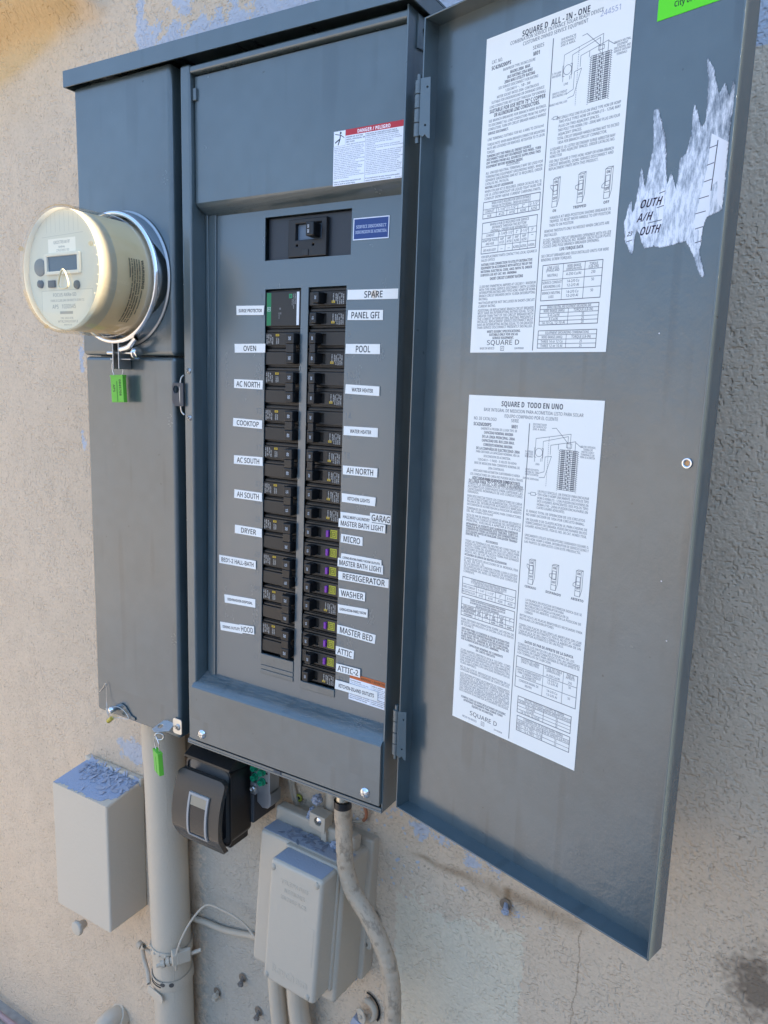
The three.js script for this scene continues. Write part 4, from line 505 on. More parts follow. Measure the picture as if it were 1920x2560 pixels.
  const W = 640, H = 1200, px = (x) => (x - 0.24) / 0.095 * W, py = (y) => (1 - (y - 1.6) / 0.19) * H, [c, k] = canvas(W, H, '#9aa3ad');
  const im = k.getImageData(0, 0, W, H);
  for (let y = 0; y < H; y++) for (let x = 0; x < W; x++) { const i = (y * W + x) * 4, a = 0.42 + 0.5 * (0.5 * noise(x / 40, y / 150) + 0.34 * noise(x / 11, y / 48) + 0.2 * noise(x / 4, y / 14)) + 0.24 * Math.exp(-(((y / H - 0.68) / 0.22) ** 2)), v = clamp(0.1 + 1.2 * a, 0, 1); im.data[i] = lerp(104, 236, v); im.data[i + 1] = lerp(118, 240, v); im.data[i + 2] = lerp(132, 246, v); }
  k.putImageData(im, 0, 0);
  const poly = (pts) => { k.beginPath(); pts.forEach(([x, y], i) => (i ? k.lineTo(px(x), py(y)) : k.moveTo(px(x), py(y)))); k.closePath(); k.fill(); };
  k.fillStyle = '#f0f2f6'; poly([[0.3165, 1.722], [0.3318, 1.712], [0.332, 1.66], [0.327, 1.666], [0.3255, 1.683], [0.321, 1.68], [0.3205, 1.648], [0.316, 1.628], [0.3135, 1.645], [0.3085, 1.652], [0.314, 1.685], [0.316, 1.70]]); poly([[0.276, 1.684], [0.2795, 1.684], [0.28, 1.655], [0.2755, 1.652]]);
  k.strokeStyle = '#4a4f5c'; k.lineWidth = 4; for (const [x0, x1, y] of [[0.3155, 0.322, 1.7105], [0.315, 0.321, 1.697], [0.314, 0.3205, 1.684], [0.311, 0.3195, 1.671], [0.309, 0.318, 1.659], [0.31, 0.317, 1.6465], [0.311, 0.317, 1.635], [0.2745, 0.28, 1.681], [0.2735, 0.28, 1.669], [0.266, 0.279, 1.657], [0.246, 0.252, 1.643]]) { k.beginPath(); k.moveTo(px(x0), py(y)); k.lineTo(px(x1), py(y + 0.0012)); k.stroke(); }
  k.lineWidth = 5; k.beginPath(); k.moveTo(px(0.3225), py(1.7155)); k.lineTo(px(0.3208), py(1.676)); k.stroke();
  k.fillStyle = '#2c1f3a'; const hand = (t, x, y, w, h) => { k.save(); k.translate(px(x), py(y)); k.rotate(-0.03); k.transform(1, 0, -0.12, 1, 0, 0); k.font = 'italic bold ' + h + 'px sans-serif'; k.textBaseline = 'middle'; const m = k.measureText(t).width; k.scale(w / 0.095 * W / m, 1); k.fillText(t, 0, 0); k.restore(); };
  hand('OUTH', 0.2565, 1.674, 0.021, 62); hand('A/H', 0.255, 1.6625, 0.0145, 62); hand('OUTH', 0.2585, 1.6505, 0.0195, 62); k.fillStyle = '#555'; hand('23', 0.2462, 1.6497, 0.005, 34);
  {
    const [ac, ak2] = canvas(W, H); ak2.filter = 'blur(9px)'; ak2.fillStyle = '#fff'; ak2.beginPath(); out.forEach(([x, y], i) => (i ? ak2.lineTo(px(x), py(y)) : ak2.moveTo(px(x), py(y)))); ak2.closePath(); ak2.fill();
    const m = ak2.getImageData(0, 0, W, H).data, cur = k.getImageData(0, 0, W, H);
    for (let y = 0; y < H; y++) for (let x = 0; x < W; x++) { const i = (y * W + x) * 4, e = m[i + 3] / 255, st = 0.6 * noise(x / 7, y / 46) + 0.4 * noise(x / 3, y / 12), lum = cur.data[i] / 255; cur.data[i + 3] = 255 * clamp(sstep(e + 0.34 * st + 0.25 * (lum - 0.6), 0.42, 0.8) * (0.55 + 0.6 * lum), 0, 1); }
    k.putImageData(cur, 0, 0);
  }
  const tp = mesh('torn_paper', uvr(ext(fine, 0.00035, 0).translate(0, 0, -0.0219), 0.24, 0.335, 1.6, 1.79), new THREE.MeshStandardMaterial({ map: ctex(c), transparent: true, roughness: 0.85 }), door); lab(tp, 'torn white remains of a paper circuit directory with handwriting');
  const bo = mesh('rivet_nut', zAxis(lathe([[0.0026, -0.001], [0.0026, 0.0012], [0.0045, 0.0014], [0.0048, 0.0004], [0.0048, -0.001]], 24)).translate(0.3238, 1.4462, -0.0214), chrome, door);
  mesh('rivet_core', zAxis(lathe([[0.0001, 0.0008], [0.0027, 0.0008]], 20)).translate(0.3238, 1.4462, -0.0222), std(0.5, 0.3, 0.15, 0.5, 0.6), bo);
  // scuffs and chips on the door
  const chip = [[0.3405, 1.795], [0.286, 1.56], [0.31, 1.335], [0.3205, 1.28]]; chip.forEach(([x, y]) => mesh('paint_chip', ext([[-0.001, 0], [0, 0.0009], [0.0012, 0.0003], [0.0004, -0.001]], 0.00012, 0).scale(0.8, 0.8, 1).translate(x, y, -0.0219), std(0.6, 0.62, 0.65, 0.7), door));
  // hinges
  for (const [y0, y1] of [[1.7795, 1.8385], [1.0415, 1.102]]) {
    const h = part('hinge', door), r = 0.0046, cx = -0.0092, cz = -0.0015, L = y1 - y0;
    for (let i = 0; i < 4; i++) mesh('knuckle', rod([cx, y0 + L * (i / 4) + 0.0006, cz], [cx, y0 + L * ((i + 1) / 4) - 0.0006, cz], r, r, 18), paint, h);
    mesh('hinge_pin', rod([cx, y0 - 0.006, cz], [cx, y1 + 0.006, cz], 0.0026), paint, h);
    const lf = [ext([[-0.004, y0 + L * 0.02], [0.0005, y0 - L * 0.02], [0.003, y0 + L * 0.02], [0.0055, y0 - L * 0.04], [0.0085, y0 - L * 0.06], [0.007, y0 + L * 1.01], [-0.004, y0 + L]], 0.0015, 0.0002, [circ(0.0028, y0 + L * 0.18, 0.0012), circ(0.0038, y0 + L * 0.84, 0.0012)])];
    
    mesh('hinge_leaf', lf.map((g) => uvm(g.translate(0.002, 0, 0).rotateY(0.5).translate(-0.0022, 0, 0.0002))), paint, h);
    mesh('fixed_leaf', uvm(bx(-0.0215, -0.0095, y0 + 0.002, y1 - 0.002, -0.024, -0.0225, 0.0004)), paint, h);
  }
}
// inner latch plate at the top of the right side
mesh('latch_plate', uvm(ext([[0.088, 1.883], [0.112, 1.88], [0.112, 1.915], [0.084, 1.915]], 0.0022, 0.0003, [circ(0.098, 1.9, 0.0045)]).rotateY(-Math.PI / 2).translate(0.5708, 0, 0)), paint, panel);
base(panel, 0.284, 0.9545, 0);

// ---------------------------------------------------------------- breakers
const GB = 0.0254, YR = (k) => 1.6278 - GB * k;
{
  // print atlas 1024 x 512: left print, right print, AFCI square, ratings
  const [c, k] = canvas(1024, 512, '#171513');
  const print = (x, w, mirror) => {           // small print reads turned by 90 degrees
    k.save(); k.translate(x, 0);
    k.fillStyle = '#d3ae23'; const yx = mirror ? 6 : w - 46; k.fillRect(yx, mirror ? 176 : 24, 40, 44); k.fillStyle = '#171513'; k.fillRect(yx + 9, (mirror ? 176 : 24) + 10, 22, 24); k.fillStyle = '#d3ae23'; k.fillRect(yx + 15, (mirror ? 176 : 24) + 16, 10, 12);
    k.fillStyle = '#c9c6c0';
    const words = ['LISTED', 'CIRCUIT BREAKER', '120/240 V', '10 000 A', '40°C', 'AWG', '60/75°C', 'TORQUE', 'Cu-Al', 'HACR']; let q = mirror ? 3 : 0;
    const cols = mirror ? [[26, 0, 170], [58, 10, 150], [78, 20, 190], [104, 70, 150], [128, 6, 90], [128, 120, 100], [150, 20, 200]] : [[8, 20, 70], [8, 110, 110], [30, 10, 110], [30, 140, 60], [54, 20, 130], [76, 70, 150], [w - 34, 86, 130], [w - 14, 90, 120]];
    for (const [cx, y0, len] of cols) { k.save(); k.translate(cx, y0 + (mirror ? 30 : 12)); k.rotate(Math.PI / 2); k.font = 'bold 17px sans-serif'; k.textBaseline = 'middle'; const t = words[q++ % words.length] + (len > 120 ? ' ' + words[q++ % words.length] : ''); const m = k.measureText(t).width; k.scale(len / m, 1); k.fillText(t, 0, 0); k.restore(); }
    k.lineWidth = 3; k.strokeStyle = '#c9c6c0'; k.beginPath(); k.arc(mirror ? 104 : 54, mirror ? 42 : 188, 12, 0, 7); k.stroke(); k.restore();
  };
  print(0, 160, false); print(180, 170, true);
  k.fillStyle = '#b5b02c'; k.fillRect(380, 10, 90, 110); k.fillStyle = '#3a3416'; k.lineWidth = 7; k.strokeStyle = '#3a3416'; k.strokeRect(395, 28, 60, 74); k.strokeRect(413, 50, 24, 30);
  k.fillStyle = '#171513'; k.fillRect(380, 140, 640, 372);
  const RAT = ['50', '40', '30', '20', '15']; k.fillStyle = '#b4bcc4'; RAT.forEach((t, i) => { k.save(); k.translate(420 + i * 80, 190); k.rotate(Math.PI / 2); k.font = 'bold 36px sans-serif'; k.textAlign = 'center'; k.textBaseline = 'middle'; k.fillText(t, 0, 0); k.restore(); });
  const pm = new THREE.MeshPhysicalMaterial({ map: ctex(c), roughness: 0.5 });
  const area = (x0, y0, x1, y1) => [x0 / 1024, 1 - y1 / 512, x1 / 1024, 1 - y0 / 512];
  const A_LEFT = area(0, 0, 160, 250), A_RIGHT = area(180, 0, 350, 250), A_SQ = area(380, 10, 470, 120), A_RAT = (t) => { const i = RAT.indexOf(t); return area(392 + i * 80, 150, 448 + i * 80, 230); };
  const decal = (x0, x1, y0, y1, z, a, parent, name = 'printed_label') => mesh(name, uvr(new THREE.PlaneGeometry(x1 - x0, y1 - y0).translate((x0 + x1) / 2, (y0 + y1) / 2, z), x0, x1, y0, y1, a), pm, parent);
  const purple = std(0.22, 0.03, 0.36, 0.4);
  const W = 0.0597;
  // one pole: stepped face with a pocket for the handle; local x from the opening's left edge, y down from the row's top
  function pole(y, pocket) {
    const f = ext(rect(0.0006, W - 0.0002, y - 0.0223, y - 0.0052), 0.0045, 0.0006, pocket ? [rect(pocket[0], pocket[1], y - 0.0197, y - 0.0078).reverse()] : []).translate(0, 0, -0.0062);
    return [f, bx(0.0004, W, y - 0.0248, y - 0.0004, -0.035, -0.0062, 0.0004), bx(0.0012, W - 0.001, y - 0.0046, y - 0.0016, -0.0066, -0.0034, 0.0005)];
  }
  function handle(x0, x1, y, lean) {        // a toggle that tapers and leans
    const g = bx(x0, x1, y - 0.0076, y + 0.0076, -0.006, 0.0098, 0.0013), p = g.attributes.position;
    for (let i = 0; i < p.count; i++) { const t = (p.getZ(i) + 0.006) / 0.016; p.setX(i, p.getX(i) + lean * (t - 1)); p.setY(i, y + (p.getY(i) - y) * (1 - 0.1 * t)); }
    g.computeVertexNormals(); return g;
  }
  const place = (o, x, k) => { const y = YR(k); o.position.set(x, y, DFZ(y)); o.rotation.x = -0.0124; return o; };
  function build(name, label, side, poles, rating, o = {}) {
    const t = thing(name, label, 'circuit breaker', o.group), R = side === 'R', x = R ? 0.4147 : 0.3427;
    const pk = R ? [0.0075, 0.028] : [0.0375, 0.0575];
    const hx = o.off ? (R ? [0.0135, 0.0235] : [0.033, 0.044]) : R ? [0.0098, 0.0200] : [0.0434, 0.0572];
    const geos = []; for (let i = 0; i < poles; i++) geos.push(...pole(-GB * i, pk));
    mesh('body', geos, blacks[o.k > 9 && rnd() < 0.7 ? 1 : Math.floor(rnd() * 3)], t);
    for (let i = 0; i < poles; i++) {
      const yc = -GB * i - 0.0137, h = mesh('handle', handle(hx[0], hx[1], yc, R ? -0.001 : 0.001), handleMat, t);
      decal(hx[0] + 0.0022, hx[1] - 0.0022, yc - 0.005, yc + 0.005, 0.0099, A_RAT(rating), h, 'rating_print');
    }
    if (poles === 2) mesh('handle_tie', bx(hx[0] + 0.0004, hx[1] - 0.0006, -GB - 0.0066, -0.0208, 0.003, 0.0094, 0.0008), handleMat, t);
    const py = R && poles === 2 ? [GB] : [0];
    if (o.both) py.push(0);
    for (const q of py) {
      if (o.afci) { mesh('test_button', bx(0.0385, 0.0422, -q - 0.0185, -q - 0.0095, -0.002, 0.0018, 0.0006), purple, t); decal(0.0435, 0.0545, -q - 0.0197, -q - 0.0083, -0.00155, A_SQ, t); }
      else if (R) decal(0.0355, 0.0568, -q - 0.0218, -q - 0.0056, -0.00155, A_RIGHT, t);
      else decal(0.0016, 0.0245, -q - 0.0218, -q - 0.0056, -0.00155, A_LEFT, t);
    }
    return place(t, x, o.k);
  }
  const L = [['OVEN', '50'], ['AC NORTH', '50'], ['COOKTOP', '40'], ['AC SOUTH', '40'], ['AH SOUTH', '15'], ['DRYER', '30'], ['BED1-2 HALL-BATH', '15'], ['DISHWASHER-DISPOSAL', '20'], ['HOOD', '20']];
  L.forEach(([n, r], i) => build('double_pole_breaker', `black double pole circuit breaker right of the ${n} label`, 'L', 2, r, { k: 2 + 2 * i, group: 'double pole breakers in the left row' }));
  [['POOL', 2, '40'], ['upper WATER HEATER', 4, '30'], ['lower WATER HEATER', 6, '30']].forEach(([n, q, r]) => build('double_pole_breaker', `black double pole circuit breaker left of the ${n} label`, 'R', 2, r, { k: q, group: 'double pole breakers in the right row' }));
  build('double_pole_breaker', 'black double pole breaker with print on both poles left of the AH NORTH label', 'R', 2, '20', { k: 8, both: true, group: 'double pole breakers in the right row' });
  const sg = 'single pole breakers in the right row';
  build('single_pole_breaker', 'black single pole breaker switched off beside the SPARE label', 'R', 1, '20', { k: 0, off: true, group: sg });
  build('single_pole_breaker', 'black single pole breaker left of the PANEL GFI label', 'R', 1, '15', { k: 1, group: sg });
  build('single_pole_breaker', 'black single pole breaker left of the KITCHEN LIGHTS label', 'R', 1, '15', { k: 10, group: sg });
  build('single_pole_breaker', 'black single pole breaker left of the HALLWAY-LAUNDRY label', 'R', 1, '15', { k: 11, group: sg });
  build('single_pole_breaker', 'black single pole breaker without a purple button below the WASHER breaker', 'R', 1, '15', { k: 16, group: sg });
  build('single_pole_breaker', 'lowest black single pole breaker, left of the KITCHEN-ISLAND OUTLETS label', 'R', 1, '20', { k: 20, group: sg });
  const ag = 'breakers with purple test buttons';
  [['left of the MICRO label', 12], ['left of the LIVING-ROOM-FAMILY ROOM OUTLETS label', 13], ['left of the REFRIGERATOR label', 14], ['left of the WASHER label', 15], ['left of the MASTER BED label', 17], ['left of the ATTIC label', 18]].forEach(([n, q]) => build('test_button_breaker', `black breaker with purple test button and yellow square ${n}`, 'R', 1, q === 17 || q === 13 ? '15' : '20', { k: q, afci: true, group: ag }));
  build('test_button_breaker', 'black breaker with purple test button switched off left of the ATTIC-2 label', 'R', 1, '20', { k: 19, afci: true, off: true, group: ag });

  // surge protector
  const sp = thing('surge_protector', 'black surge protector module with a green stripe right of the SURGE PROTECTOR label', 'surge protector');
  mesh('body', [bx(0.0006, W - 0.0002, -2 * GB + 0.0005, -0.0004, -0.035, -0.006, 0.0005), bx(0.001, W - 0.0008, -0.0478, -0.0032, -0.0062, -0.001, 0.0008)], std(0.022, 0.0215, 0.021, 0.45), sp);
  const [sc, sk] = canvas(512, 400, '#262523'); sk.fillStyle = '#0a7a4a'; sk.fillRect(0, 0, 70, 400); sk.fillStyle = '#e8eaec'; sk.fillRect(474, 0, 38, 400); sk.strokeStyle = '#e8eaec'; sk.lineWidth = 4; sk.strokeRect(12, 176, 46, 46); sk.fillStyle = '#e8eaec'; fit(sk, 'D', 35, 200, 22, 28, true); sk.fillStyle = '#13905a'; sk.fillRect(352, 22, 50, 52); sk.fillStyle = '#262523'; sk.fillRect(366, 36, 22, 24); sk.fillStyle = '#13905a'; sk.fillRect(372, 42, 10, 12);
  sk.fillStyle = '#c8c8c8'; for (const [x, y, t, h] of [[450, 20, 'HOM2175SB', 22], [426, 20, 'Surge Protection Device', 17], [404, 86, 'Parafoudre', 15], [225, 240, 'ON', 17], [200, 240, 'Operational', 15]]) { sk.save(); sk.translate(x, y); sk.rotate(Math.PI / 2); sk.font = h + 'px sans-serif'; sk.textBaseline = 'middle'; sk.fillText(t, 0, 0); sk.restore(); }
  sk.fillStyle = '#6c6c6c'; sk.beginPath(); sk.arc(214, 196, 14, 0, 7); sk.fill();
  mesh('front_print', uvr(new THREE.PlaneGeometry(0.0545, 0.0425).translate(0.0298, -0.0255, -0.0006), 0.00255, 0.05705, -0.04675, -0.00425), new THREE.MeshPhysicalMaterial({ map: ctex(sc), roughness: 0.4 }), sp);
  place(sp, 0.3427, 0);
  // main service disconnect
  const md = thing('main_breaker', 'wide black main breaker behind the opening beside the blue label', 'circuit breaker');
  const y0 = 1.6928, q = (x, y) => [x - 0.4102, y - y0];
  mesh('body', [bx(-0.0684, 0.0684, -0.0273, 0.0272, -0.03, -0.007, 0.001)], std(0.03, 0.034, 0.04, 0.4), md);
  mesh('escutcheon', ext(rect(-0.0305, 0.0305, -0.0258, 0.0215), 0.007, 0.0012, [rect(-0.0185, 0.0225, -0.0045, 0.0155).reverse(), circ(-0.016, -0.0115, 0.0014), circ(0.01, -0.0115, 0.0014)]).translate(0, 0, -0.0074), std(0.016, 0.015, 0.0145, 0.45), md);
  mesh('handle_window', bx(-0.0182, 0.0222, -0.0042, 0.0152, -0.0066, -0.0058, 0), std(0.12, 0.16, 0.21, 0.35), md);
  const mh = mesh('handle', bx(0.006, 0.0185, -0.003, 0.0143, -0.0058, 0.011, 0.0018), handleMat, md);
  const [mc, mk] = canvas(64, 128, '#101010'); mk.fillStyle = '#d8d8d8'; mk.save(); mk.translate(32, 64); mk.rotate(Math.PI / 2); fit(mk, 'ON  200', 0, 0, 100, 40, true); mk.restore();
  mesh('rating_print', uvr(new THREE.PlaneGeometry(0.006, 0.013).translate(0.0105, 0.0056, 0.0112), 0.0075, 0.0135, -0.0009, 0.0121), new THREE.MeshPhysicalMaterial({ map: ctex(mc), roughness: 0.4 }), mh);
  mesh('reset_tab', bx(-0.0065, 0.003, -0.0245, -0.0165, -0.001, 0.0006, 0.0005), std(0.02, 0.019, 0.018, 0.4), md);
  md.position.set(0.4102, y0, DFZ(y0)); md.rotation.x = -0.0124;
}

// ---------------------------------------------------------------- the meter
{
  const CX = 0.1, CY = 1.647, m = thing('electricity_meter', 'round electricity meter with clear cover on the left of the panel', 'electricity meter');
  const cream = std(0.9, 0.74, 0.52, 0.45), glow = new THREE.MeshPhysicalMaterial({ color: new THREE.Color().setRGB(0.86, 0.85, 0.78), roughness: 0.9, transmission: 0.5, thickness: 0 });
  const at = (g) => zAxis(g).translate(CX, CY, 0);       // lathe y becomes z
  mesh('housing', at(lathe([[0.0795, 0.13], [0.0795, 0.208]], 96)), cream, m);
  mesh('clear_collar', at(lathe([[0.0795, 0.208], [0.0795, 0.2372]], 96)), glow, m);
  // polycarbonate cover
  const clear = new THREE.MeshPhysicalMaterial({ color: new THREE.Color().setRGB(0.99, 0.93, 0.8), roughness: 0.05, transmission: 1, thickness: 0, ior: 1.5 });
  mesh('cover', at(lathe([[0.0001, 0.2465], [0.06, 0.246], [0.0765, 0.2445], [0.0822, 0.2405], [0.084, 0.235], [0.0845, 0.16]], 96)), clear, m);
  // register face
  const [c, k] = canvas(1024, 1024, '#d8dbd6'); const P = (x) => 512 + x / 0.078 * 512, Q = (y) => 512 - y / 0.078 * 512;
  k.strokeStyle = '#b4b8b4'; k.lineWidth = 3; for (let i = 0; i < 8; i++) { k.beginPath(); k.moveTo(P(-0.036 + i * 0.0095), Q(0.075)); k.lineTo(P(-0.036 + i * 0.0095), Q(0.05)); k.stroke(); }
  k.beginPath(); k.moveTo(P(-0.047), Q(0.045)); k.lineTo(P(0.04), Q(0.047)); k.stroke();
  k.fillStyle = '#f4f6f5'; k.fillRect(P(-0.034), Q(0.042), P(0.024) - P(-0.034), 118); k.fillStyle = '#6d747a'; fit(k, 'GRIDSTREAM RF', P(-0.005), Q(0.037), 230, 38); fit(k, 'RXR4e', P(-0.005), Q(0.031), 90, 26); fit(k, '27637895133', P(-0.003), Q(0.0265), 180, 28);
  k.fillStyle = '#dfe2de'; k.fillRect(P(-0.052), Q(-0.026), 700, 400); k.strokeStyle = '#a9aeab'; k.strokeRect(P(-0.052), Q(-0.026), P(0.056) - P(-0.052), 380);
  k.fillStyle = '#6d747a'; fit(k, 'FOCUS AXRe-SD', P(-0.003), Q(-0.032), 330, 40); fit(k, 'FORM 2S CL200 240V 3W 60HZ TA 30 KH 7.2', P(0.002), Q(-0.0395), 470, 28); fit(k, 'APS   1030545', P(-0.005), Q(-0.0475), 330, 50); k.fillStyle = '#9aa0a4'; k.fillRect(P(-0.014), Q(-0.054), 180, 24); k.fillStyle = '#6d747a'; fit(k, '192 263 416', P(0), Q(-0.063), 180, 26); fit(k, 'WTR2300203012', P(0.002), Q(-0.0675), 280, 28); fit(k, 'MEXICO', P(0.002), Q(-0.072), 110, 18);
  mesh('register_face', uvr(at(new THREE.CircleGeometry(0.0785, 64).rotateX(-Math.PI / 2).translate(0, 0.2295, 0)), CX - 0.078, CX + 0.078, CY - 0.078, CY + 0.078), new THREE.MeshPhysicalMaterial({ map: ctex(c), roughness: 0.5 }), m);
  const z = 0.2297, white = std(0.78, 0.78, 0.74, 0.5);
  const fr = mesh('display_frame', ext(rrect(CX - 0.0385, CX + 0.035, CY - 0.0055, CY + 0.0225, 0.002), 0.004, 0.0008, [rect(CX - 0.033, CX + 0.0305, CY - 0.001, CY + 0.0185).reverse()]).translate(0, 0, z), white, m);
  mesh('display', bx(CX - 0.0335, CX + 0.031, CY - 0.0015, CY + 0.019, z, z + 0.0012, 0), phys(0.06, 0.10, 0.17, 0.15), fr);
  mesh('optical_port', at(lathe([[0.0001, 0.002], [0.011, 0.002], [0.012, 0]], 28)).translate(-0.053, 0.006, z), std(0.16, 0.18, 0.21, 0.35), m);
  mesh('button', [bx(CX - 0.034, CX - 0.02, CY - 0.022, CY - 0.0125, z, z + 0.003, 0.0008)], std(0.05, 0.06, 0.08, 0.4), m);
  mesh('button', zAxis(lathe([[0.0001, 0.004], [0.005, 0.0035], [0.0055, 0]], 20)).translate(CX - 0.052, CY - 0.0165, z), std(0.06, 0.07, 0.1, 0.4), m);
  mesh('key_socket', zAxis(lathe([[0.0001, 0.002], [0.0055, 0.002], [0.006, 0]], 20)).translate(CX + 0.025, CY - 0.02, z), std(0.06, 0.07, 0.08, 0.4), m);
  mesh('reset_loop', new THREE.TubeGeometry(new THREE.CatmullRomCurve3([V(0, 0.011), V(-0.004, 0.008), V(-0.0105, -0.008), V(-0.008, -0.012), V(0.008, -0.012), V(0.0105, -0.008), V(0.004, 0.008)].map((v) => v.add(V(CX + 0.0225, CY - 0.014, 0.2495))), true), 60, 0.0013, 8, true), std(0.72, 0.62, 0.38, 0.3), m);
  for (const [a] of [[0.35], [2.75], [4.4]]) mesh('cover_lug', new THREE.SphereGeometry(0.0032, 14, 10).translate(CX + 0.079 * Math.cos(a), CY + 0.079 * Math.sin(a), 0.2445), clear, m);
  // ridge ring inside the collar
  for (let i = 0; i < 6; i++) { const a = -0.45 + i * 0.16; mesh('heat_rib', bx(-0.001, 0.001, -0.0006, 0.0006, 0, 0.012, 0.0003).translate(0.077, 0, 0.226).rotateZ(a).translate(CX, CY, 0), white, m); }
  // warning print on the side, reading downwards
  const [wc, wk] = canvas(512, 1024); wk.clearRect(0, 0, 512, 1024); wk.fillStyle = '#1c1b18';
  const rows = [['WARNING', 66, 0, 370, 0], ['UNDER ARIZONA LAW', 30, 385, 340, 8], ['PROPERTY OF A UTILITY, TAMPERING WITH THE', 34, 0, 880, 62], ['ELECTRICITY METER AND/OR THEFT OF', 34, 0, 880, 104], ['SERVICE IS A FELONY WHICH IS PUNISHABLE', 34, 0, 880, 146], ['BY A FINE NOT TO EXCEED $150,000 AND/OR', 34, 0, 880, 188], ['IMPRISONMENT.', 34, 0, 250, 230]];
  for (const [t, h, u, len, off] of rows) { wk.save(); wk.translate(430 - off * 1.5, 60 + u); wk.rotate(Math.PI / 2); wk.strokeStyle = '#1c1b18'; wk.lineWidth = 3; wk.font = 'bold ' + h * 1.3 + 'px sans-serif'; wk.textBaseline = 'middle'; const mm = wk.measureText(t).width; wk.scale(len / mm, 1); wk.fillText(t, 0, 0); wk.strokeText(t, 0, 0); wk.restore(); }
  const wg = new THREE.CylinderGeometry(0.08475, 0.08475, 0.042, 32, 1, true, 0, 1.15), wp = wg.attributes.position, wu = wg.attributes.uv;
  wg.rotateX(Math.PI / 2); // axis to z
  for (let i = 0; i < wp.count; i++) { const a = Math.atan2(wp.getY(i), wp.getX(i)); }
  {
    const N = 24, pos = [], uv = [], idx = [], a0 = 0.28, a1 = -0.98, z0 = 0.164, z1 = 0.197;
    for (let i = 0; i <= N; i++) for (let j = 0; j < 2; j++) { const a = lerp(a0, a1, i / N), zz = j ? z0 : z1; pos.push(CX + 0.0848 * Math.cos(a), CY + 0.0848 * Math.sin(a), zz); uv.push(j ? 1 : 0, 1 - i / N); }
    for (let i = 0; i < N; i++) { const a = i * 2; idx.push(a, a + 2, a + 1, a + 1, a + 2, a + 3); }
    const g = new THREE.BufferGeometry(); g.setAttribute('position', new THREE.Float32BufferAttribute(pos, 3)); g.setAttribute('uv', new THREE.Float32BufferAttribute(uv, 2)); g.setIndex(idx); g.computeVertexNormals();
    mesh('warning_print', g, new THREE.MeshStandardMaterial({ map: ctex(wc), transparent: true, alphaTest: 0.4, roughness: 0.6, side: THREE.DoubleSide }), m);
  }
  // sealing ring with its clamp
  const ring = mesh('sealing_ring', at(lathe([[0.0845, 0.1305], [0.0935, 0.1305], [0.0945, 0.135], [0.0935, 0.149], [0.0925, 0.153], [0.0895, 0.155], [0.0868, 0.154], [0.0855, 0.150]], 96)), chrome, m);
  mesh('ring_flange', at(lathe([[0.0935, 0.131], [0.0965, 0.131], [0.0965, 0.1325], [0.0935, 0.1335]], 96)), dullSteel, ring);
  for (const s of [-1, 1]) {
    const x = CX + 0.0035 + s * 0.0062, yb = CY - 0.093;
    mesh('clamp_jaw', [bx(x - 0.0011, x + 0.0011, yb - 0.036, yb + 0.003, 0.131, 0.153, 0.0008), bx(s > 0 ? x : x - 0.0095, s > 0 ? x + 0.022 : x, yb - 0.0225, yb - 0.0208, 0.134, 0.15, 0.0006)], dullSteel, ring);
  }
  mesh('clamp_gap', bx(CX - 0.001, CX + 0.008, CY - 0.128, CY - 0.092, 0.1308, 0.1325, 0), std(0.03, 0.03, 0.03, 0.6), ring);
  const by = CY - 0.1055, bz = 0.1445;
  mesh('clamp_bolt', rod([CX - 0.023, by, bz], [CX + 0.04, by, bz], 0.0026), steel, ring);
  mesh('bolt_head', [new THREE.CylinderGeometry(0.0072, 0.0072, 0.006, 6).rotateZ(Math.PI / 2).translate(CX + 0.041, by, bz), new THREE.CylinderGeometry(0.0088, 0.0088, 0.0022, 24).rotateZ(Math.PI / 2).translate(CX + 0.0375, by, bz)], chrome, ring);
  mesh('clamp_tongue', tube([[CX + 0.045, CY - 0.085, 0.15], [CX + 0.03, CY - 0.0965, 0.15], [CX + 0.012, CY - 0.101, 0.15]], 0.004, 16, 10).scale(1, 1, 1), chrome, ring);
  base(m, CX, CY - 0.09, 0.13);
}

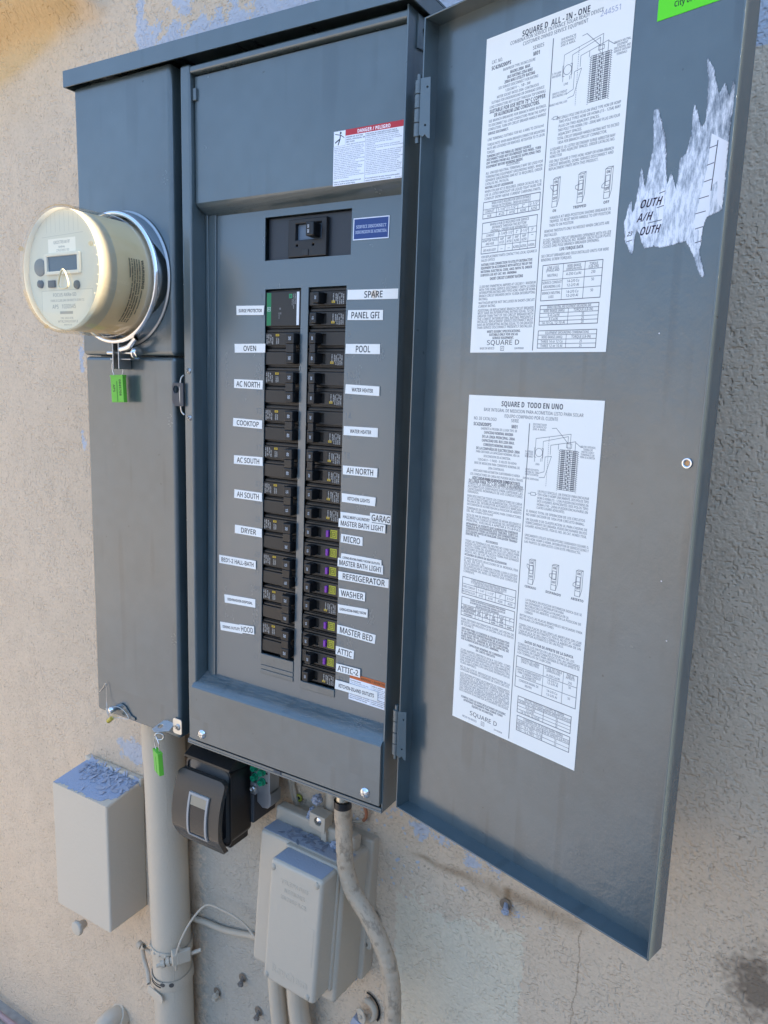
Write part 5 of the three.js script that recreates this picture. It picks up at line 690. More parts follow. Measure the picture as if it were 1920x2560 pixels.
// ---------------------------------------------------------------- seals
const sealGreen = phys(0.16, 0.55, 0.045, 0.35);
function seal(label, x, y, z, w, h, d, rot, text) {
  const s = thing('meter_seal', label, 'security seal', 'green padlock seals');
  const bev = 0.0007;
  mesh('seal_body', ext(rect(-w / 2, w / 2, -h, 0), d, bev).translate(0, 0, -d / 2), sealGreen, s);
  mesh('seal_rim', bx(-w / 2 - 0.0005, w / 2 + 0.0005, -0.0022, 0.0004, -d / 2 - 0.0004, d / 2 + 0.0004, 0.0004), sealGreen, s);
  mesh('seal_groove', bx(-0.0009, 0.0009, -h + 0.001, -0.0085, d / 2 - 0.0004, d / 2 + 0.0002, 0), phys(0.06, 0.28, 0.02, 0.5), s);
  if (text) {
    const [c, k] = canvas(128, 256); k.clearRect(0, 0, 128, 256); k.fillStyle = '#14300a';
    for (const [t, xx, yy, len] of [['APS', 30, 84, 76], ['0845708', 98, 36, 160]]) { k.save(); k.translate(xx, yy); k.rotate(Math.PI / 2); k.font = 'bold 30px sans-serif'; k.textBaseline = 'middle'; const m = k.measureText(t).width; k.scale(len / m, 1); k.fillText(t, 0, 0); k.restore(); }
    mesh('seal_print', uvr(new THREE.PlaneGeometry(w * 0.94, h * 0.98).translate(0, -h / 2, d / 2 + 0.0001), -w * 0.47, w * 0.47, -h * 0.99, -h * 0.01), new THREE.MeshStandardMaterial({ map: ctex(c), transparent: true, alphaTest: 0.4, roughness: 0.5 }), s);
  }
  mesh('shackle', tube([[-w * 0.28, -0.002, 0], [-w * 0.42, 0.006, 0], [-w * 0.42, 0.016, 0.0005], [0, 0.026, 0.001], [w * 0.42, 0.017, 0.0005], [w * 0.42, 0.006, 0], [w * 0.3, -0.002, 0]], 0.0006, 40, 8), chrome, s);
  s.position.set(x, y, z); s.rotation.set(...rot); return s;
}
seal('bright green numbered seal hanging from the meter ring', 0.0967, 1.509, 0.1435, 0.0235, 0.0398, 0.0075, [0, 0.12, 0.04], true);
seal('plain bright green seal hanging from the bracket above the conduit', 0.1685, 0.932, 0.148, 0.0245, 0.0365, 0.0075, [0.05, -0.42, 0.06], false);
{
  const w = thing('wire_seal', 'clear and yellow barrel seal on a thin wire at the lower left cover corner', 'security seal');
  mesh('seal_wire', [tube([[0.0125, 0.9855, 0.1306], [0.022, 0.995, 0.131], [0.0305, 1.005, 0.132], [0.0335, 0.99, 0.133], [0.0355, 0.973, 0.135], [0.041, 0.965, 0.139], [0.047, 0.959, 0.142]], 0.00045, 50, 6), tube([[0.056, 0.9735, 0.1425], [0.067, 0.975, 0.138], [0.078, 0.9675, 0.1335], [0.086, 0.958, 0.1335], [0.07, 0.957, 0.138], [0.057, 0.956, 0.142]], 0.00045, 50, 6)], steel, w);
  mesh('barrel', rod([0.051, 0.949, 0.145], [0.0645, 0.9615, 0.143], 0.0044), new THREE.MeshPhysicalMaterial({ color: new THREE.Color().setRGB(0.9, 0.9, 0.85), roughness: 0.1, transmission: 1, thickness: 0 }), w);
  mesh('barrel_core', rod([0.0503, 0.9484, 0.145], [0.058, 0.9555, 0.144], 0.0036), phys(0.62, 0.47, 0.03, 0.35), w);
  const coil = []; for (let i = 0; i < 70; i++) { const a = i * 0.55, q = i / 70; coil.push([0.0375 + q * 0.012 + 0.002 * Math.cos(a), 0.962 - q * 0.006 + 0.0035 * Math.sin(a), 0.138 + q * 0.004]); }
  mesh('wire_coil', tube(coil, 0.0004, 220, 5), steel, w);
  base(w, 0.055, 0.955, 0.14);
}

// ---------------------------------------------------------------- conduit and its clamp
{
  const c = thing('service_conduit', 'thick tan painted conduit pipe rising from the ground into the panel', 'pipe');
  const g = rod([0.086, -0.02, 0.038], [0.0605, 0.957, 0.04], 0.0355, 0.0355, 48);
  mesh('pipe', uvm(g), std(...TAN, 0.55, 0, { bumpMap: rep(fineBump, 3), bumpScale: 0.0006 }), c);
  mesh('coupling', uvm(rod([0.0635, 0.845, 0.0395], [0.0605, 0.957, 0.04], 0.037, 0.037, 48)), tanPaint, c);
  base(c, 0.086, 0, 0.038);
  const gc = thing('ground_clamp', 'tan painted ground clamp and perforated strap around the thick conduit', 'pipe clamp');
  const px = (y) => lerp(0.086, 0.0605, y / 0.957);
  const ringTilt = (y, r, h, t) => { const G = lathe([[r, -h / 2], [r + t, -h / 2], [r + t, h / 2], [r, h / 2]], 48); return G.rotateX(t > 0.0018 ? 0.0 : 0.12).translate(px(y), y, 0.039); };
  mesh('band', uvm(ringTilt(0.475, 0.0358, 0.017, 0.0022)), tanPaint, gc);
  for (let i = 0; i < 6; i++) { const a = 0.15 + i * 0.32; mesh('band_dimple', new THREE.SphereGeometry(0.0026, 10, 8).translate(px(0.478) + 0.0378 * Math.sin(a - 0.9), 0.478, 0.039 + 0.0378 * Math.cos(a - 0.9)), tanPaint, gc); }
  const strap = mesh('perforated_strap', uvm(ringTilt(0.418, 0.0362, 0.021, 0.0014)), tanPaint, gc);
  const dots = []; for (let i = 0; i < 18; i++) for (let j = 0; j < 3; j++) { const a = -0.75 + i * 0.055 + (j % 2) * 0.027; dots.push(new THREE.CylinderGeometry(0.0012, 0.0012, 0.0006, 8).rotateX(Math.PI / 2).rotateY(a).translate(px(0.418) + 0.0379 * Math.sin(a), 0.418 - 0.005 + j * 0.005 + 0.12 * 0.0, 0.039 + 0.0379 * Math.cos(a))); }
  const dm = mesh('perforation', dots, blackDeep, strap); dm.userData.kind = 'stuff';
  for (const a of [0.32, 0.75]) mesh('strap_hole', new THREE.CylinderGeometry(0.0045, 0.0045, 0.0008, 16).rotateX(Math.PI / 2).rotateY(a).translate(px(0.42) + 0.038 * Math.sin(a), 0.42, 0.039 + 0.038 * Math.cos(a)), std(0.09, 0.08, 0.07, 0.8), strap);
  const end = []; for (let i = 0; i <= 12; i++) end.push(i);
  mesh('strap_end', ext(rrect(-0.0225, 0.0225, -0.0085, 0.0085, 0.008), 0.0018, 0.0005).rotateY(-0.1).translate(px(0.395) - 0.006, 0.393, 0.0765), tanPaint, gc);
  // bolts
  const cb = [0.128, 0.487, 0.082];
  mesh('clamp_body', [bx(-0.009, 0.009, -0.011, 0.011, -0.009, 0.009, 0.002).rotateY(-0.6).translate(0.117, 0.487, 0.068), bx(-0.004, 0.004, -0.012, 0.012, -0.012, 0.012, 0.0015).rotateY(-0.6).translate(0.128, 0.49, 0.062)], tanPaint, gc);
  const dir = V(0.72, 0.3, -0.62).normalize(), q0 = V(0.093, 0.472, 0.085), P = (s) => q0.clone().addScaledVector(dir, s).toArray();
  mesh('clamp_screw', [rod(P(-0.006), P(0.075), 0.0034)], tanPaint, gc);
  mesh('clamp_nut', [rod(P(0.002), P(0.009), 0.0075, 0.0075, 6), rod(P(0.012), P(0.018), 0.0085, 0.0085, 6), rod(P(0.019), P(0.028), 0.0062, 0.0062, 20)], tanPaint, gc);
  mesh('side_bolt', [rod([-0.012, 0.436, 0.042], [0.03, 0.436, 0.046], 0.0036), rod([-0.013, 0.436, 0.042], [-0.003, 0.436, 0.043], 0.0075, 0.0075, 6), tube([[0.012, 0.448, 0.05], [0.004, 0.437, 0.048], [0.01, 0.418, 0.05], [0.025, 0.402, 0.055], [0.04, 0.393, 0.066]], 0.0042, 24, 8)], tanPaint, gc);
  base(gc, 0.075, 0.4, 0.039);
  const w = thing('grounding_wire', 'thin tan painted wire looping from the conduit clamp to the big box', 'wire');
  mesh('wire', tube([[0.121, 0.466, 0.074], [0.1215, 0.49, 0.074], [0.125, 0.515, 0.07], [0.136, 0.556, 0.05], [0.156, 0.5835, 0.032], [0.191, 0.5875, 0.03], [0.2247, 0.5864, 0.03], [0.2477, 0.5797, 0.03], [0.29, 0.565, 0.04], [0.325, 0.56, 0.05]], 0.0021, 90, 8), tanPaint, w);
  base(w, 0.121, 0.466, 0.07);
  const k = thing('wall_cable', 'tan painted cable running along the wall behind the conduit', 'cable');
  mesh('cable', tube([[0.02, 0.515, 0.004], [0.07, 0.512, 0.004], [0.1, 0.515, 0.006], [0.127, 0.5204, 0.007], [0.17, 0.5246, 0.007], [0.205, 0.5328, 0.007], [0.25, 0.545, 0.007], [0.33, 0.555, 0.01]], 0.0055, 60, 10), tanPaint, k);
  base(k, 0.1, 0.515, 0.004);
  const d = thing('drop_cable', 'tan painted cable hanging down the wall left of the conduit', 'cable');
  mesh('cable', tube([[0.022, 0.41, 0.032], [0.016, 0.37, 0.03], [0.0145, 0.33, 0.028], [0.016, 0.28, 0.025], [0.026, 0.22, 0.02], [0.036, 0.12, 0.015], [0.036, -0.02, 0.015]], 0.0042, 50, 10), tanPaint, d);
  base(d, 0.036, 0, 0.015);
}

// ---------------------------------------------------------------- box at the lower left
function flakeGeo(n, fx) { const out = []; for (let i = 0; i < n; i++) { const [x, y, z, nx, ny, nz] = fx(); const m = 4 + Math.floor(rnd() * 3), s = rr(0.0015, 0.0055), el = rr(1, 3.2), a = rr(0, 6.3), pts = []; for (let j = 0; j < m; j++) { const t = (j + rr(-0.2, 0.2)) / m * Math.PI * 2; pts.push([Math.cos(t) * s * el * rr(0.6, 1), Math.sin(t) * s * rr(0.6, 1)]); } const g = ext(pts, 0.0004, 0).rotateZ(a).rotateX(rr(-0.3, 0.3)).rotateY(rr(-0.3, 0.3)); g.applyQuaternion(new THREE.Quaternion().setFromUnitVectors(V(0, 0, 1), V(nx, ny, nz).normalize())); out.push(g.translate(x, y, z)); } return out; }
const flakePaint = std(0.36, 0.39, 0.46, 0.75);
{
  const b = thing('cable_box', 'plain tan wall box with flaking blue paint on its sloping top, left of the conduit', 'utility box');
  const x0 = -0.1915, x1 = -0.0348, y0 = 0.4815, y1 = 0.7368, z1 = 0.0882;
  const boxMat = std(0.59, 0.51, 0.395, 0.5, 0, { bumpMap: rep(fineBump, 3), bumpScale: 0.0005 });
  mesh('box_body', uvm(ext([[0, y0], [z1, y0 - 0.001], [z1, y1], [0.012, y1 + 0.012], [0, y1 + 0.012]], x1 - x0, 0.0035).rotateY(-Math.PI / 2).translate(x1, 0, 0)), boxMat, b);
  mesh('back_rim', uvm(bx(x0 - 0.003, x1 + 0.003, y1 + 0.006, y1 + 0.02, 0.0, 0.012, 0.003)), boxMat, b);
  // blue overspray film on the top
  const film = []; { const s = new THREE.Shape(); const N = 60; for (let i = 0; i <= N; i++) { const u = i / N; s[i ? 'lineTo' : 'moveTo'](lerp(x0 + 0.003, x1 - 0.003, u), 0.0 + 0.0); } for (let i = N; i >= 0; i--) { const u = i / N; s.lineTo(lerp(x0 + 0.003, x1 - 0.003, u), 0.073 + 0.004 * noise(u * 9, 3) + 0.003 * noise(u * 30, 7) - (u > 0.82 ? (u - 0.82) * 0.12 : 0)); } film.push(new THREE.ExtrudeGeometry(s, { depth: 0.0006, bevelEnabled: false })); }
  const slope = Math.atan2(0.012, z1 - 0.012);
  mesh('paint_film', uvm(film[0].rotateX(Math.PI / 2).translate(0, 0.0006, 0).rotateX(slope).translate(0, y1 + 0.0122, 0.012)), std(0.33, 0.385, 0.49, 0.75, 0, { bumpMap: rep(stuccoBump, 3), bumpScale: 0.0009 }), b);
  const fl = mesh('paint_flake', flakeGeo(150, () => { const u = rr(x0 + 0.02, x1 - 0.005), q = rnd() * rnd(), z = 0.014 + q * 0.066; return [u, y1 + 0.0135 - (z - 0.012) * Math.tan(slope) + 0.0006, z, 0, 1, 0.16]; }), flakePaint, b); fl.userData.kind = 'stuff';
  const fl2 = mesh('rim_flake', flakeGeo(46, () => [rr(x0 + 0.01, x1), y1 + rr(0.008, 0.021), 0.0125, 0, 0.3, 1]), flakePaint, b); fl2.userData.kind = 'stuff';
  mesh('locking_knob', [zAxis(lathe([[0.0001, 0.01], [0.0095, 0.0095], [0.011, 0.008], [0.0115, 0.003], [0.008, 0.0], [0.006, -0.012]], 28)).scale(1.25, 1.25, 1).translate(-0.1285, 0.452, 0.086)], boxMat, b);
  base(b, -0.115, y0, 0);
}

// ---------------------------------------------------------------- weatherproof outlet cover
{
  const o = thing('outlet_cover', 'black weatherproof outlet box with a tinted window under the panel', 'outlet box');
  const blk = std(0.02, 0.0195, 0.019, 0.3, 0, { bumpMap: rep(fineBump, 10), bumpScale: 0.0001 }), lidM = phys(0.042, 0.038, 0.033, 0.26, { bumpMap: rep(fineBump, 8), bumpScale: 0.00005 });
  const grey = std(0.055, 0.06, 0.066, 0.5);
  mesh('back_box', uvm(bx(0.188, 0.285, 0.8, 0.953, 0.0, 0.056, 0.003)), grey, o);
  mesh('housing', [ext(rrect(0.186, 0.279, 0.784, 0.909, 0.012), 0.046, 0.002).translate(0, 0, 0.054), bx(0.196, 0.27, 0.77, 0.8, 0.05, 0.094, 0.004)], blk, o);
  mesh('inner_frame', ext(rrect(0.1845, 0.2795, 0.779, 0.9115, 0.014), 0.004, 0.0012, [rrect(0.1885, 0.2755, 0.783, 0.9075, 0.011)]).translate(0, 0, 0.0995), blk, o);
  mesh('device_plate', uvm(ext(rrect(0.1885, 0.2755, 0.783, 0.9075, 0.011), 0.002, 0).translate(0, 0, 0.0985)), phys(0.16, 0.15, 0.135, 0.25), o);
  mesh('device_face', bx(0.199, 0.268, 0.792, 0.892, 0.1, 0.115, 0.003), std(0.012, 0.012, 0.013, 0.3), o);
  // louvred top between housing and panel
  const hood = part('hood', o);
  mesh('hood_plate', ext([[0.056, 0.945], [0.11, 0.917], [0.11, 0.913], [0.056, 0.905]], 0.096, 0.001).rotateY(-Math.PI / 2).translate(0.283, 0, 0), blk, hood);
  for (let i = 0; i < 4; i++) mesh('louvre', bx(-0.003, 0.003, -0.0006, 0.0012, -0.011, 0.011, 0).rotateX(0.478).translate(0.208 + i * 0.0185, 0.9315, 0.0835), blackDeep, hood);
  // lid: bowed plate standing off the housing, open at the top
  const lid = part('lid', o);
  const shp = rrect(-0.0475, 0.0475, -0.0615, 0.0615, 0.009);
  const bow = (g) => { const p = g.attributes.position; for (let i = 0; i < p.count; i++) { const y = p.getY(i); p.setZ(i, p.getZ(i) - 3.4 * y * y - 0.35 * Math.max(0, -y - 0.03)); } g.computeVertexNormals(); return g; };
  const strips = []; const NS = 14;                        // built from many rows so that it bows smoothly
  { const g = new THREE.PlaneGeometry(0.095, 0.123, 12, 40), p = g.attributes.position; const rc = 0.009; for (let i = 0; i < p.count; i++) { let x = p.getX(i), y = p.getY(i); const cx = 0.0475 - rc, cy = 0.0615 - rc; if (Math.abs(y) > cy) { const d = Math.abs(y) - cy, w = cx + Math.sqrt(Math.max(0, rc * rc - d * d)); x *= w / 0.0475; } p.setX(i, x); } const back = g.clone(); strips.push(bow(g.translate(0, 0, 0.003)));
    const bi = back.index.array; for (let i = 0; i < bi.length; i += 3) { const t = bi[i]; bi[i] = bi[i + 1]; bi[i + 1] = t; } strips.push(bow(back));
    // rim
    const rim = []; const N = 80; const pos = [], idx = []; const pts = shp.getPoints(10); const dense = []; pts.forEach((a, i) => { const b2 = pts[(i + 1) % pts.length]; const n = Math.max(1, Math.round(a.distanceTo(b2) / 0.006)); for (let j = 0; j < n; j++) dense.push(a.clone().lerp(b2, j / n)); }); dense.forEach((a) => { const zz = -3.4 * a.y * a.y - 0.35 * Math.max(0, -a.y - 0.03); pos.push(a.x, a.y, zz + 0.003, a.x, a.y, zz - 0.006); }); for (let i = 0; i < dense.length; i++) { const a = i * 2, b3 = ((i + 1) % dense.length) * 2; idx.push(a, a + 1, b3, a + 1, b3 + 1, b3); } const rg = new THREE.BufferGeometry(); rg.setAttribute('position', new THREE.Float32BufferAttribute(pos, 3)); rg.setIndex(idx); rg.computeVertexNormals(); rg.setAttribute('uv', new THREE.Float32BufferAttribute(new Float32Array(pos.length / 3 * 2), 2)); strips.push(rg); }
  const lp = mesh('lid_shell', strips, lidM, lid);
  const bar = (x0, x1, y0, y1) => bow(new THREE.BoxGeometry(x1 - x0, y1 - y0, 0.003, 2, 16, 1).translate((x0 + x1) / 2, (y0 + y1) / 2, 0)).translate(0, 0, 0.0045);
  const win = mesh('window_frame', [bar(-0.014, -0.0105, -0.0375, 0.035), bar(0.022, 0.0255, -0.0375, 0.035), bar(-0.0105, 0.022, 0.0315, 0.035), bar(-0.0105, 0.022, -0.0375, -0.034)], std(0.36, 0.35, 0.33, 0.25), lid);
  const gl = new THREE.PlaneGeometry(0.0325, 0.0655, 1, 16).translate(0.00575, -0.00125, 0); mesh('window_pane', bow(gl).translate(0, 0, 0.0042), phys(0.02, 0.021, 0.022, 0.25), lid);
  mesh('window_card', bow(new THREE.PlaneGeometry(0.031, 0.0145, 1, 6).translate(0.00575, 0.0235, 0)).translate(0, 0, 0.0046), phys(0.33, 0.28, 0.2, 0.2), lid);
  const fnt = await new FontLoader().loadAsync('fonts/droid/droid_sans_bold.typeface.json');
  globalThis.FNT = fnt;
  const wx = new TextGeometry('weatherproof', { font: fnt, size: 0.0046, depth: 0.0005, curveSegments: 3, bevelEnabled: false }); wx.computeBoundingBox(); const ww = wx.boundingBox.max.x; mesh('moulded_lettering', wx.scale(0.048 / ww, 1, 1).translate(-0.018, -0.0515, 0).rotateX(0).translate(0, 0, 0.003 - 3.4 * 0.05 * 0.05 - 0.35 * 0.02), std(0.06, 0.056, 0.05, 0.4), lid);
  lid.position.set(0.2365, 0.84, 0.135); lid.rotation.set(-0.06, 0.04, -0.02);
  base(o, 0.236, 0.77, 0);
}
// bonding terminal with four green screws
{
  const t = thing('bonding_terminal', 'small grey metal bonding terminal with four green screws right of the outlet box', 'grounding terminal');
  const zinc = std(0.45, 0.46, 0.47, 0.45, 0.85);
  mesh('terminal_block', [bx(0.287, 0.3195, 0.862, 0.915, 0.034, 0.058, 0.0012), bx(0.285, 0.2955, 0.858, 0.878, 0.05, 0.064, 0.001)], zinc, t);
  mesh('terminal_foot', [ext([[0.292, 0.862], [0.292, 0.842], [0.303, 0.8345], [0.314, 0.8365], [0.3195, 0.843], [0.3195, 0.866]], 0.026, 0.001).translate(0, 0, 0.03)], zinc, t);
  const gm = phys(0.01, 0.3, 0.15, 0.28);
  for (const [x, y] of [[0.2905, 0.902], [0.3055, 0.8985], [0.2905, 0.8855], [0.3055, 0.882]]) { const s = mesh('green_screw', rod([x, y, 0.058], [x, y, 0.066], 0.0052, 0.0052, 6), gm, t); mesh('screw_washer', rod([x, y, 0.058], [x, y, 0.0602], 0.0064, 0.0064, 18), gm, s); mesh('slot', cross(x, y, 0.0661, 0.0048, 0.5).slice(0, 1), std(0.005, 0.08, 0.05, 0.5), s); }
  const lug = mesh('lug_screw', zAxis(lathe([[0.0025, 0.001], [0.0028, 0.004], [0.005, 0.0045], [0.006, 0.001], [0.006, 0]], 22)).translate(0.2915, 0.868, 0.0635), steel, t);
  for (const y of [0.8975, 0.8815]) mesh('wire_hole', rod([0.3135, y, 0.0575], [0.3135, y, 0.0583], 0.0019), blackDeep, t);
  base(t, 0.305, 0.835, 0.04);
}

// ---------------------------------------------------------------- telephone interface box
{
  const t = thing('telephone_box', 'large tan telephone interface box with raised cover behind the flexible conduit', 'telephone box');
  const mat = std(0.52, 0.445, 0.34, 0.5, 0, { bumpMap: rep(fineBump, 3), bumpScale: 0.0004 });
  const X0 = 0.314, X1 = 0.474, Y0 = 0.588, Y1 = 0.812;
  const top = std(0.32, 0.34, 0.38, 0.7, 0, { bumpMap: rep(stuccoBump, 3), bumpScale: 0.0005 });
  mesh('base_tray', [uvm(bx(X0, X1, Y0, Y1, 0.02, 0.094, 0.006, 3)), uvm(bx(X0 + 0.02, X1 - 0.005, Y0 - 0.008, Y0 + 0.01, 0.02, 0.06, 0.003))], mat, t);
  mesh('top_flange', [uvm(bx(X0 - 0.002, X1 - 0.01, Y1 - 0.01, Y1 + 0.022, 0.034, 0.056, 0.005, 3))], mat, t);
  mesh('back_flange', [uvm(bx(X0 + 0.01, X1 + 0.008, Y0 + 0.0, Y1 + 0.012, 0.0, 0.03, 0.004, 3))], mat, t);
  // cover with rounded edges
  const cx0 = 0.3705, cx1 = 0.4655, cy0 = 0.612, cy1 = 0.808;
  const cover = mesh('cover', [uvm(bx(cx0 - 0.002, cx1 + 0.003, cy0 - 0.002, cy1 + 0.003, 0.09, 0.1, 0.003, 3)), uvm(bx(cx0, cx1, cy0, cy1, 0.09, 0.137, 0.006, 4))], mat, t);
  for (const [x, y] of [[cx0 + 0.0065, cy1 - 0.012], [cx1 - 0.0095, cy1 - 0.009], [cx0 + 0.0065, cy0 + 0.009], [cx1 - 0.012, cy0 + 0.009]]) mesh('cover_screw', new THREE.SphereGeometry(0.0042, 16, 10).scale(1, 1.25, 0.55).translate(x, y, 0.137), mat, cover);
  const txt = (s, size, x, y, w) => { const g = new TextGeometry(s, { font: globalThis.FNT, size, depth: 0.0007, curveSegments: 3, bevelEnabled: false }); g.computeBoundingBox(); const k = w / g.boundingBox.max.x; return g.scale(k, 1, 1).translate(x, y, 0.1367); };
  const lt = mesh('raised_lettering', [txt('TELEPHONE', 0.0062, 0.393, 0.778, 0.049), txt('NETWORK', 0.0062, 0.399, 0.7655, 0.038), txt('INTERFACE', 0.0062, 0.394, 0.753, 0.046), txt('Raychem', 0.0125, 0.385, 0.6315, 0.066)], mat, cover); lab(lt, 'raised moulded lettering on the cover');
  mesh('raised_panel', uvm(bx(0.444, 0.457, 0.67, 0.73, 0.1366, 0.1373, 0.0004)), mat, cover);
  // thin blue overspray on the upward faces
  mesh('paint_film', [uvm(bx(X0 + 0.004, X1 - 0.004, Y1 + 0.0002, Y1 + 0.0008, 0.058, 0.09, 0)), uvm(bx(cx0 + 0.005, cx1 - 0.005, cy1 + 0.0002, cy1 + 0.0007, 0.101, 0.133, 0))], top, t);
  const fl = mesh('paint_flake', flakeGeo(34, () => [rr(X0 + 0.03, X1 - 0.03), Y1 + 0.0012, rr(0.058, 0.088), 0, 1, 0]), std(0.2, 0.215, 0.25, 0.8), t); fl.userData.kind = 'stuff';
  const lump = new THREE.IcosahedronGeometry(0.006, 2), lpz = lump.attributes.position; for (let i = 0; i < lpz.count; i++) { const s = 1 + 0.35 * noise(lpz.getX(i) * 300, lpz.getY(i) * 300 + lpz.getZ(i) * 200); lpz.setXYZ(i, lpz.getX(i) * s * 1.3, lpz.getY(i) * s * 0.8, lpz.getZ(i) * s); } lump.computeVertexNormals();
  mesh('paint_lump', lump.translate(0.433, Y1 + 0.004, 0.062), flakePaint, t);
  // side tabs
  const tab = part('mounting_tab', t);
  mesh('tab_ring', [ext([[0.472, 0.706], [0.4905, 0.697], [0.4945, 0.684], [0.492, 0.672], [0.481, 0.671], [0.472, 0.678]], 0.014, 0.0015, [circ(0.4835, 0.6865, 0.005)]).translate(0, 0, 0.012)], mat, tab);
  mesh('tab_plate', [ext(rrect(0.47, 0.491, 0.642, 0.669, 0.004), 0.016, 0.002, [circ(0.48, 0.6485, 0.0042)]).translate(0, 0, 0.01)], mat, tab);
  mesh('tab_screw', [zAxis(lathe([[0.0001, 0.002], [0.004, 0.0017], [0.0045, 0]], 18)).translate(0.48, 0.661, 0.026)], mat, tab);
  mesh('left_ear', [ext(rrect(0.31, 0.322, 0.573, 0.596, 0.004), 0.02, 0.002, [circ(0.316, 0.587, 0.0038)]).translate(0, 0, 0.05)], mat, t);
  for (const c of t.children) c.userData.pre = 1;
  base(t, 0.394, 0.58, 0);
  t.rotation.set(-0.05, 0, -0.03);
}
// pipes under the telephone box
[['left tan painted pipe running down from under the telephone box', 0.3155, 0.3235, 0.0145], ['right tan painted pipe running down from under the telephone box', 0.3595, 0.3725, 0.017]].forEach(([l, xa, xb, r]) => {
  const p = thing('riser_pipe', l, 'pipe'); mesh('pipe', uvm(tube([[xa, 0.6, 0.036], [xa + 0.001, 0.5, 0.033], [xb, 0.4, 0.028], [xb + 0.012, 0.2, 0.024], [xb + 0.016, -0.02, 0.022]], r, 40, 24)), tanPaint, p);
  mesh('pipe_collar', uvm(rod([xa, 0.56, 0.036], [xa, 0.585, 0.036], r + 0.0025, r + 0.0025, 24)), tanPaint, p); base(p, xb + 0.016, 0, 0.022);
});

// ---------------------------------------------------------------- flexible conduit
{
  const f = thing('flexible_conduit', 'tan painted flexible conduit curving down from the panel floor past the telephone box', 'conduit');
  const path = [[0.4795, 0.918, 0.09], [0.48, 0.9, 0.09], [0.4815, 0.885, 0.0895], [0.4838, 0.8505, 0.0895], [0.4875, 0.8175, 0.089], [0.499, 0.788, 0.0885], [0.521, 0.7625, 0.0875], [0.5445, 0.7305, 0.087], [0.5605, 0.695, 0.0855], [0.568, 0.652, 0.084], [0.5695, 0.602, 0.083], [0.5695, 0.592, 0.083]];
  const g = tube(path, 0.0122, 160, 28), p = g.attributes.position;
  const lumpy = g.attributes.normal; for (let i = 0; i < p.count; i++) { const n = 0.0006 * noise(p.getX(i) * 70 + p.getZ(i) * 60, p.getY(i) * 90) + 0.0003 * Math.sin(p.getY(i) * 900); p.setXYZ(i, p.getX(i) + lumpy.getX(i) * n, p.getY(i) + lumpy.getY(i) * n, p.getZ(i) + lumpy.getZ(i) * n); }
  g.computeVertexNormals();
  const cm = std(0.49, 0.41, 0.325, 0.65, 0, { bumpMap: rep(stuccoBump, 1), bumpScale: 0.0006 });
  const dm = dtex(256, 256, (x, y) => { const u = x / 256, v = y / 256, n = 0.5 * tn[0](u, v * 0.6) + 0.3 * tn[1](u, v) + 0.2 * tn[2](u, v), k = 1 - 0.18 * sstep(n, 0.45, 0.75); return [186 * k + 4, 170 * k, 148 * k - 4]; }); dm.colorSpace = THREE.SRGBColorSpace; dm.repeat.set(3, 1); cm.color.set(0xffffff); cm.map = dm;
  mesh('conduit_tube', g, cm, f);
  mesh('black_sleeve', [tube([[0.4797, 0.9135, 0.09], [0.4795, 0.924, 0.09]], 0.0128, 6, 24), tube([[0.5695, 0.594, 0.083], [0.5695, 0.56, 0.082]], 0.0121, 6, 24)], std(0.012, 0.012, 0.014, 0.35), f);
  mesh('tail_tube', tube([[0.5695, 0.568, 0.0822], [0.57, 0.3, 0.07], [0.571, -0.02, 0.05]], 0.0118, 12, 20), cm, f);
  mesh('ferrule', rod([0.4795, 0.921, 0.09], [0.4795, 0.944, 0.09], 0.0105, 0.0105, 24), std(0.6, 0.55, 0.45, 0.3, 1), f);
  mesh('hex_nut', rod([0.4795, 0.9385, 0.09], [0.4795, 0.954, 0.09], 0.0145, 0.0145, 6), std(0.66, 0.64, 0.58, 0.25, 1), f);
  base(f, 0.571, 0, 0.05);
}
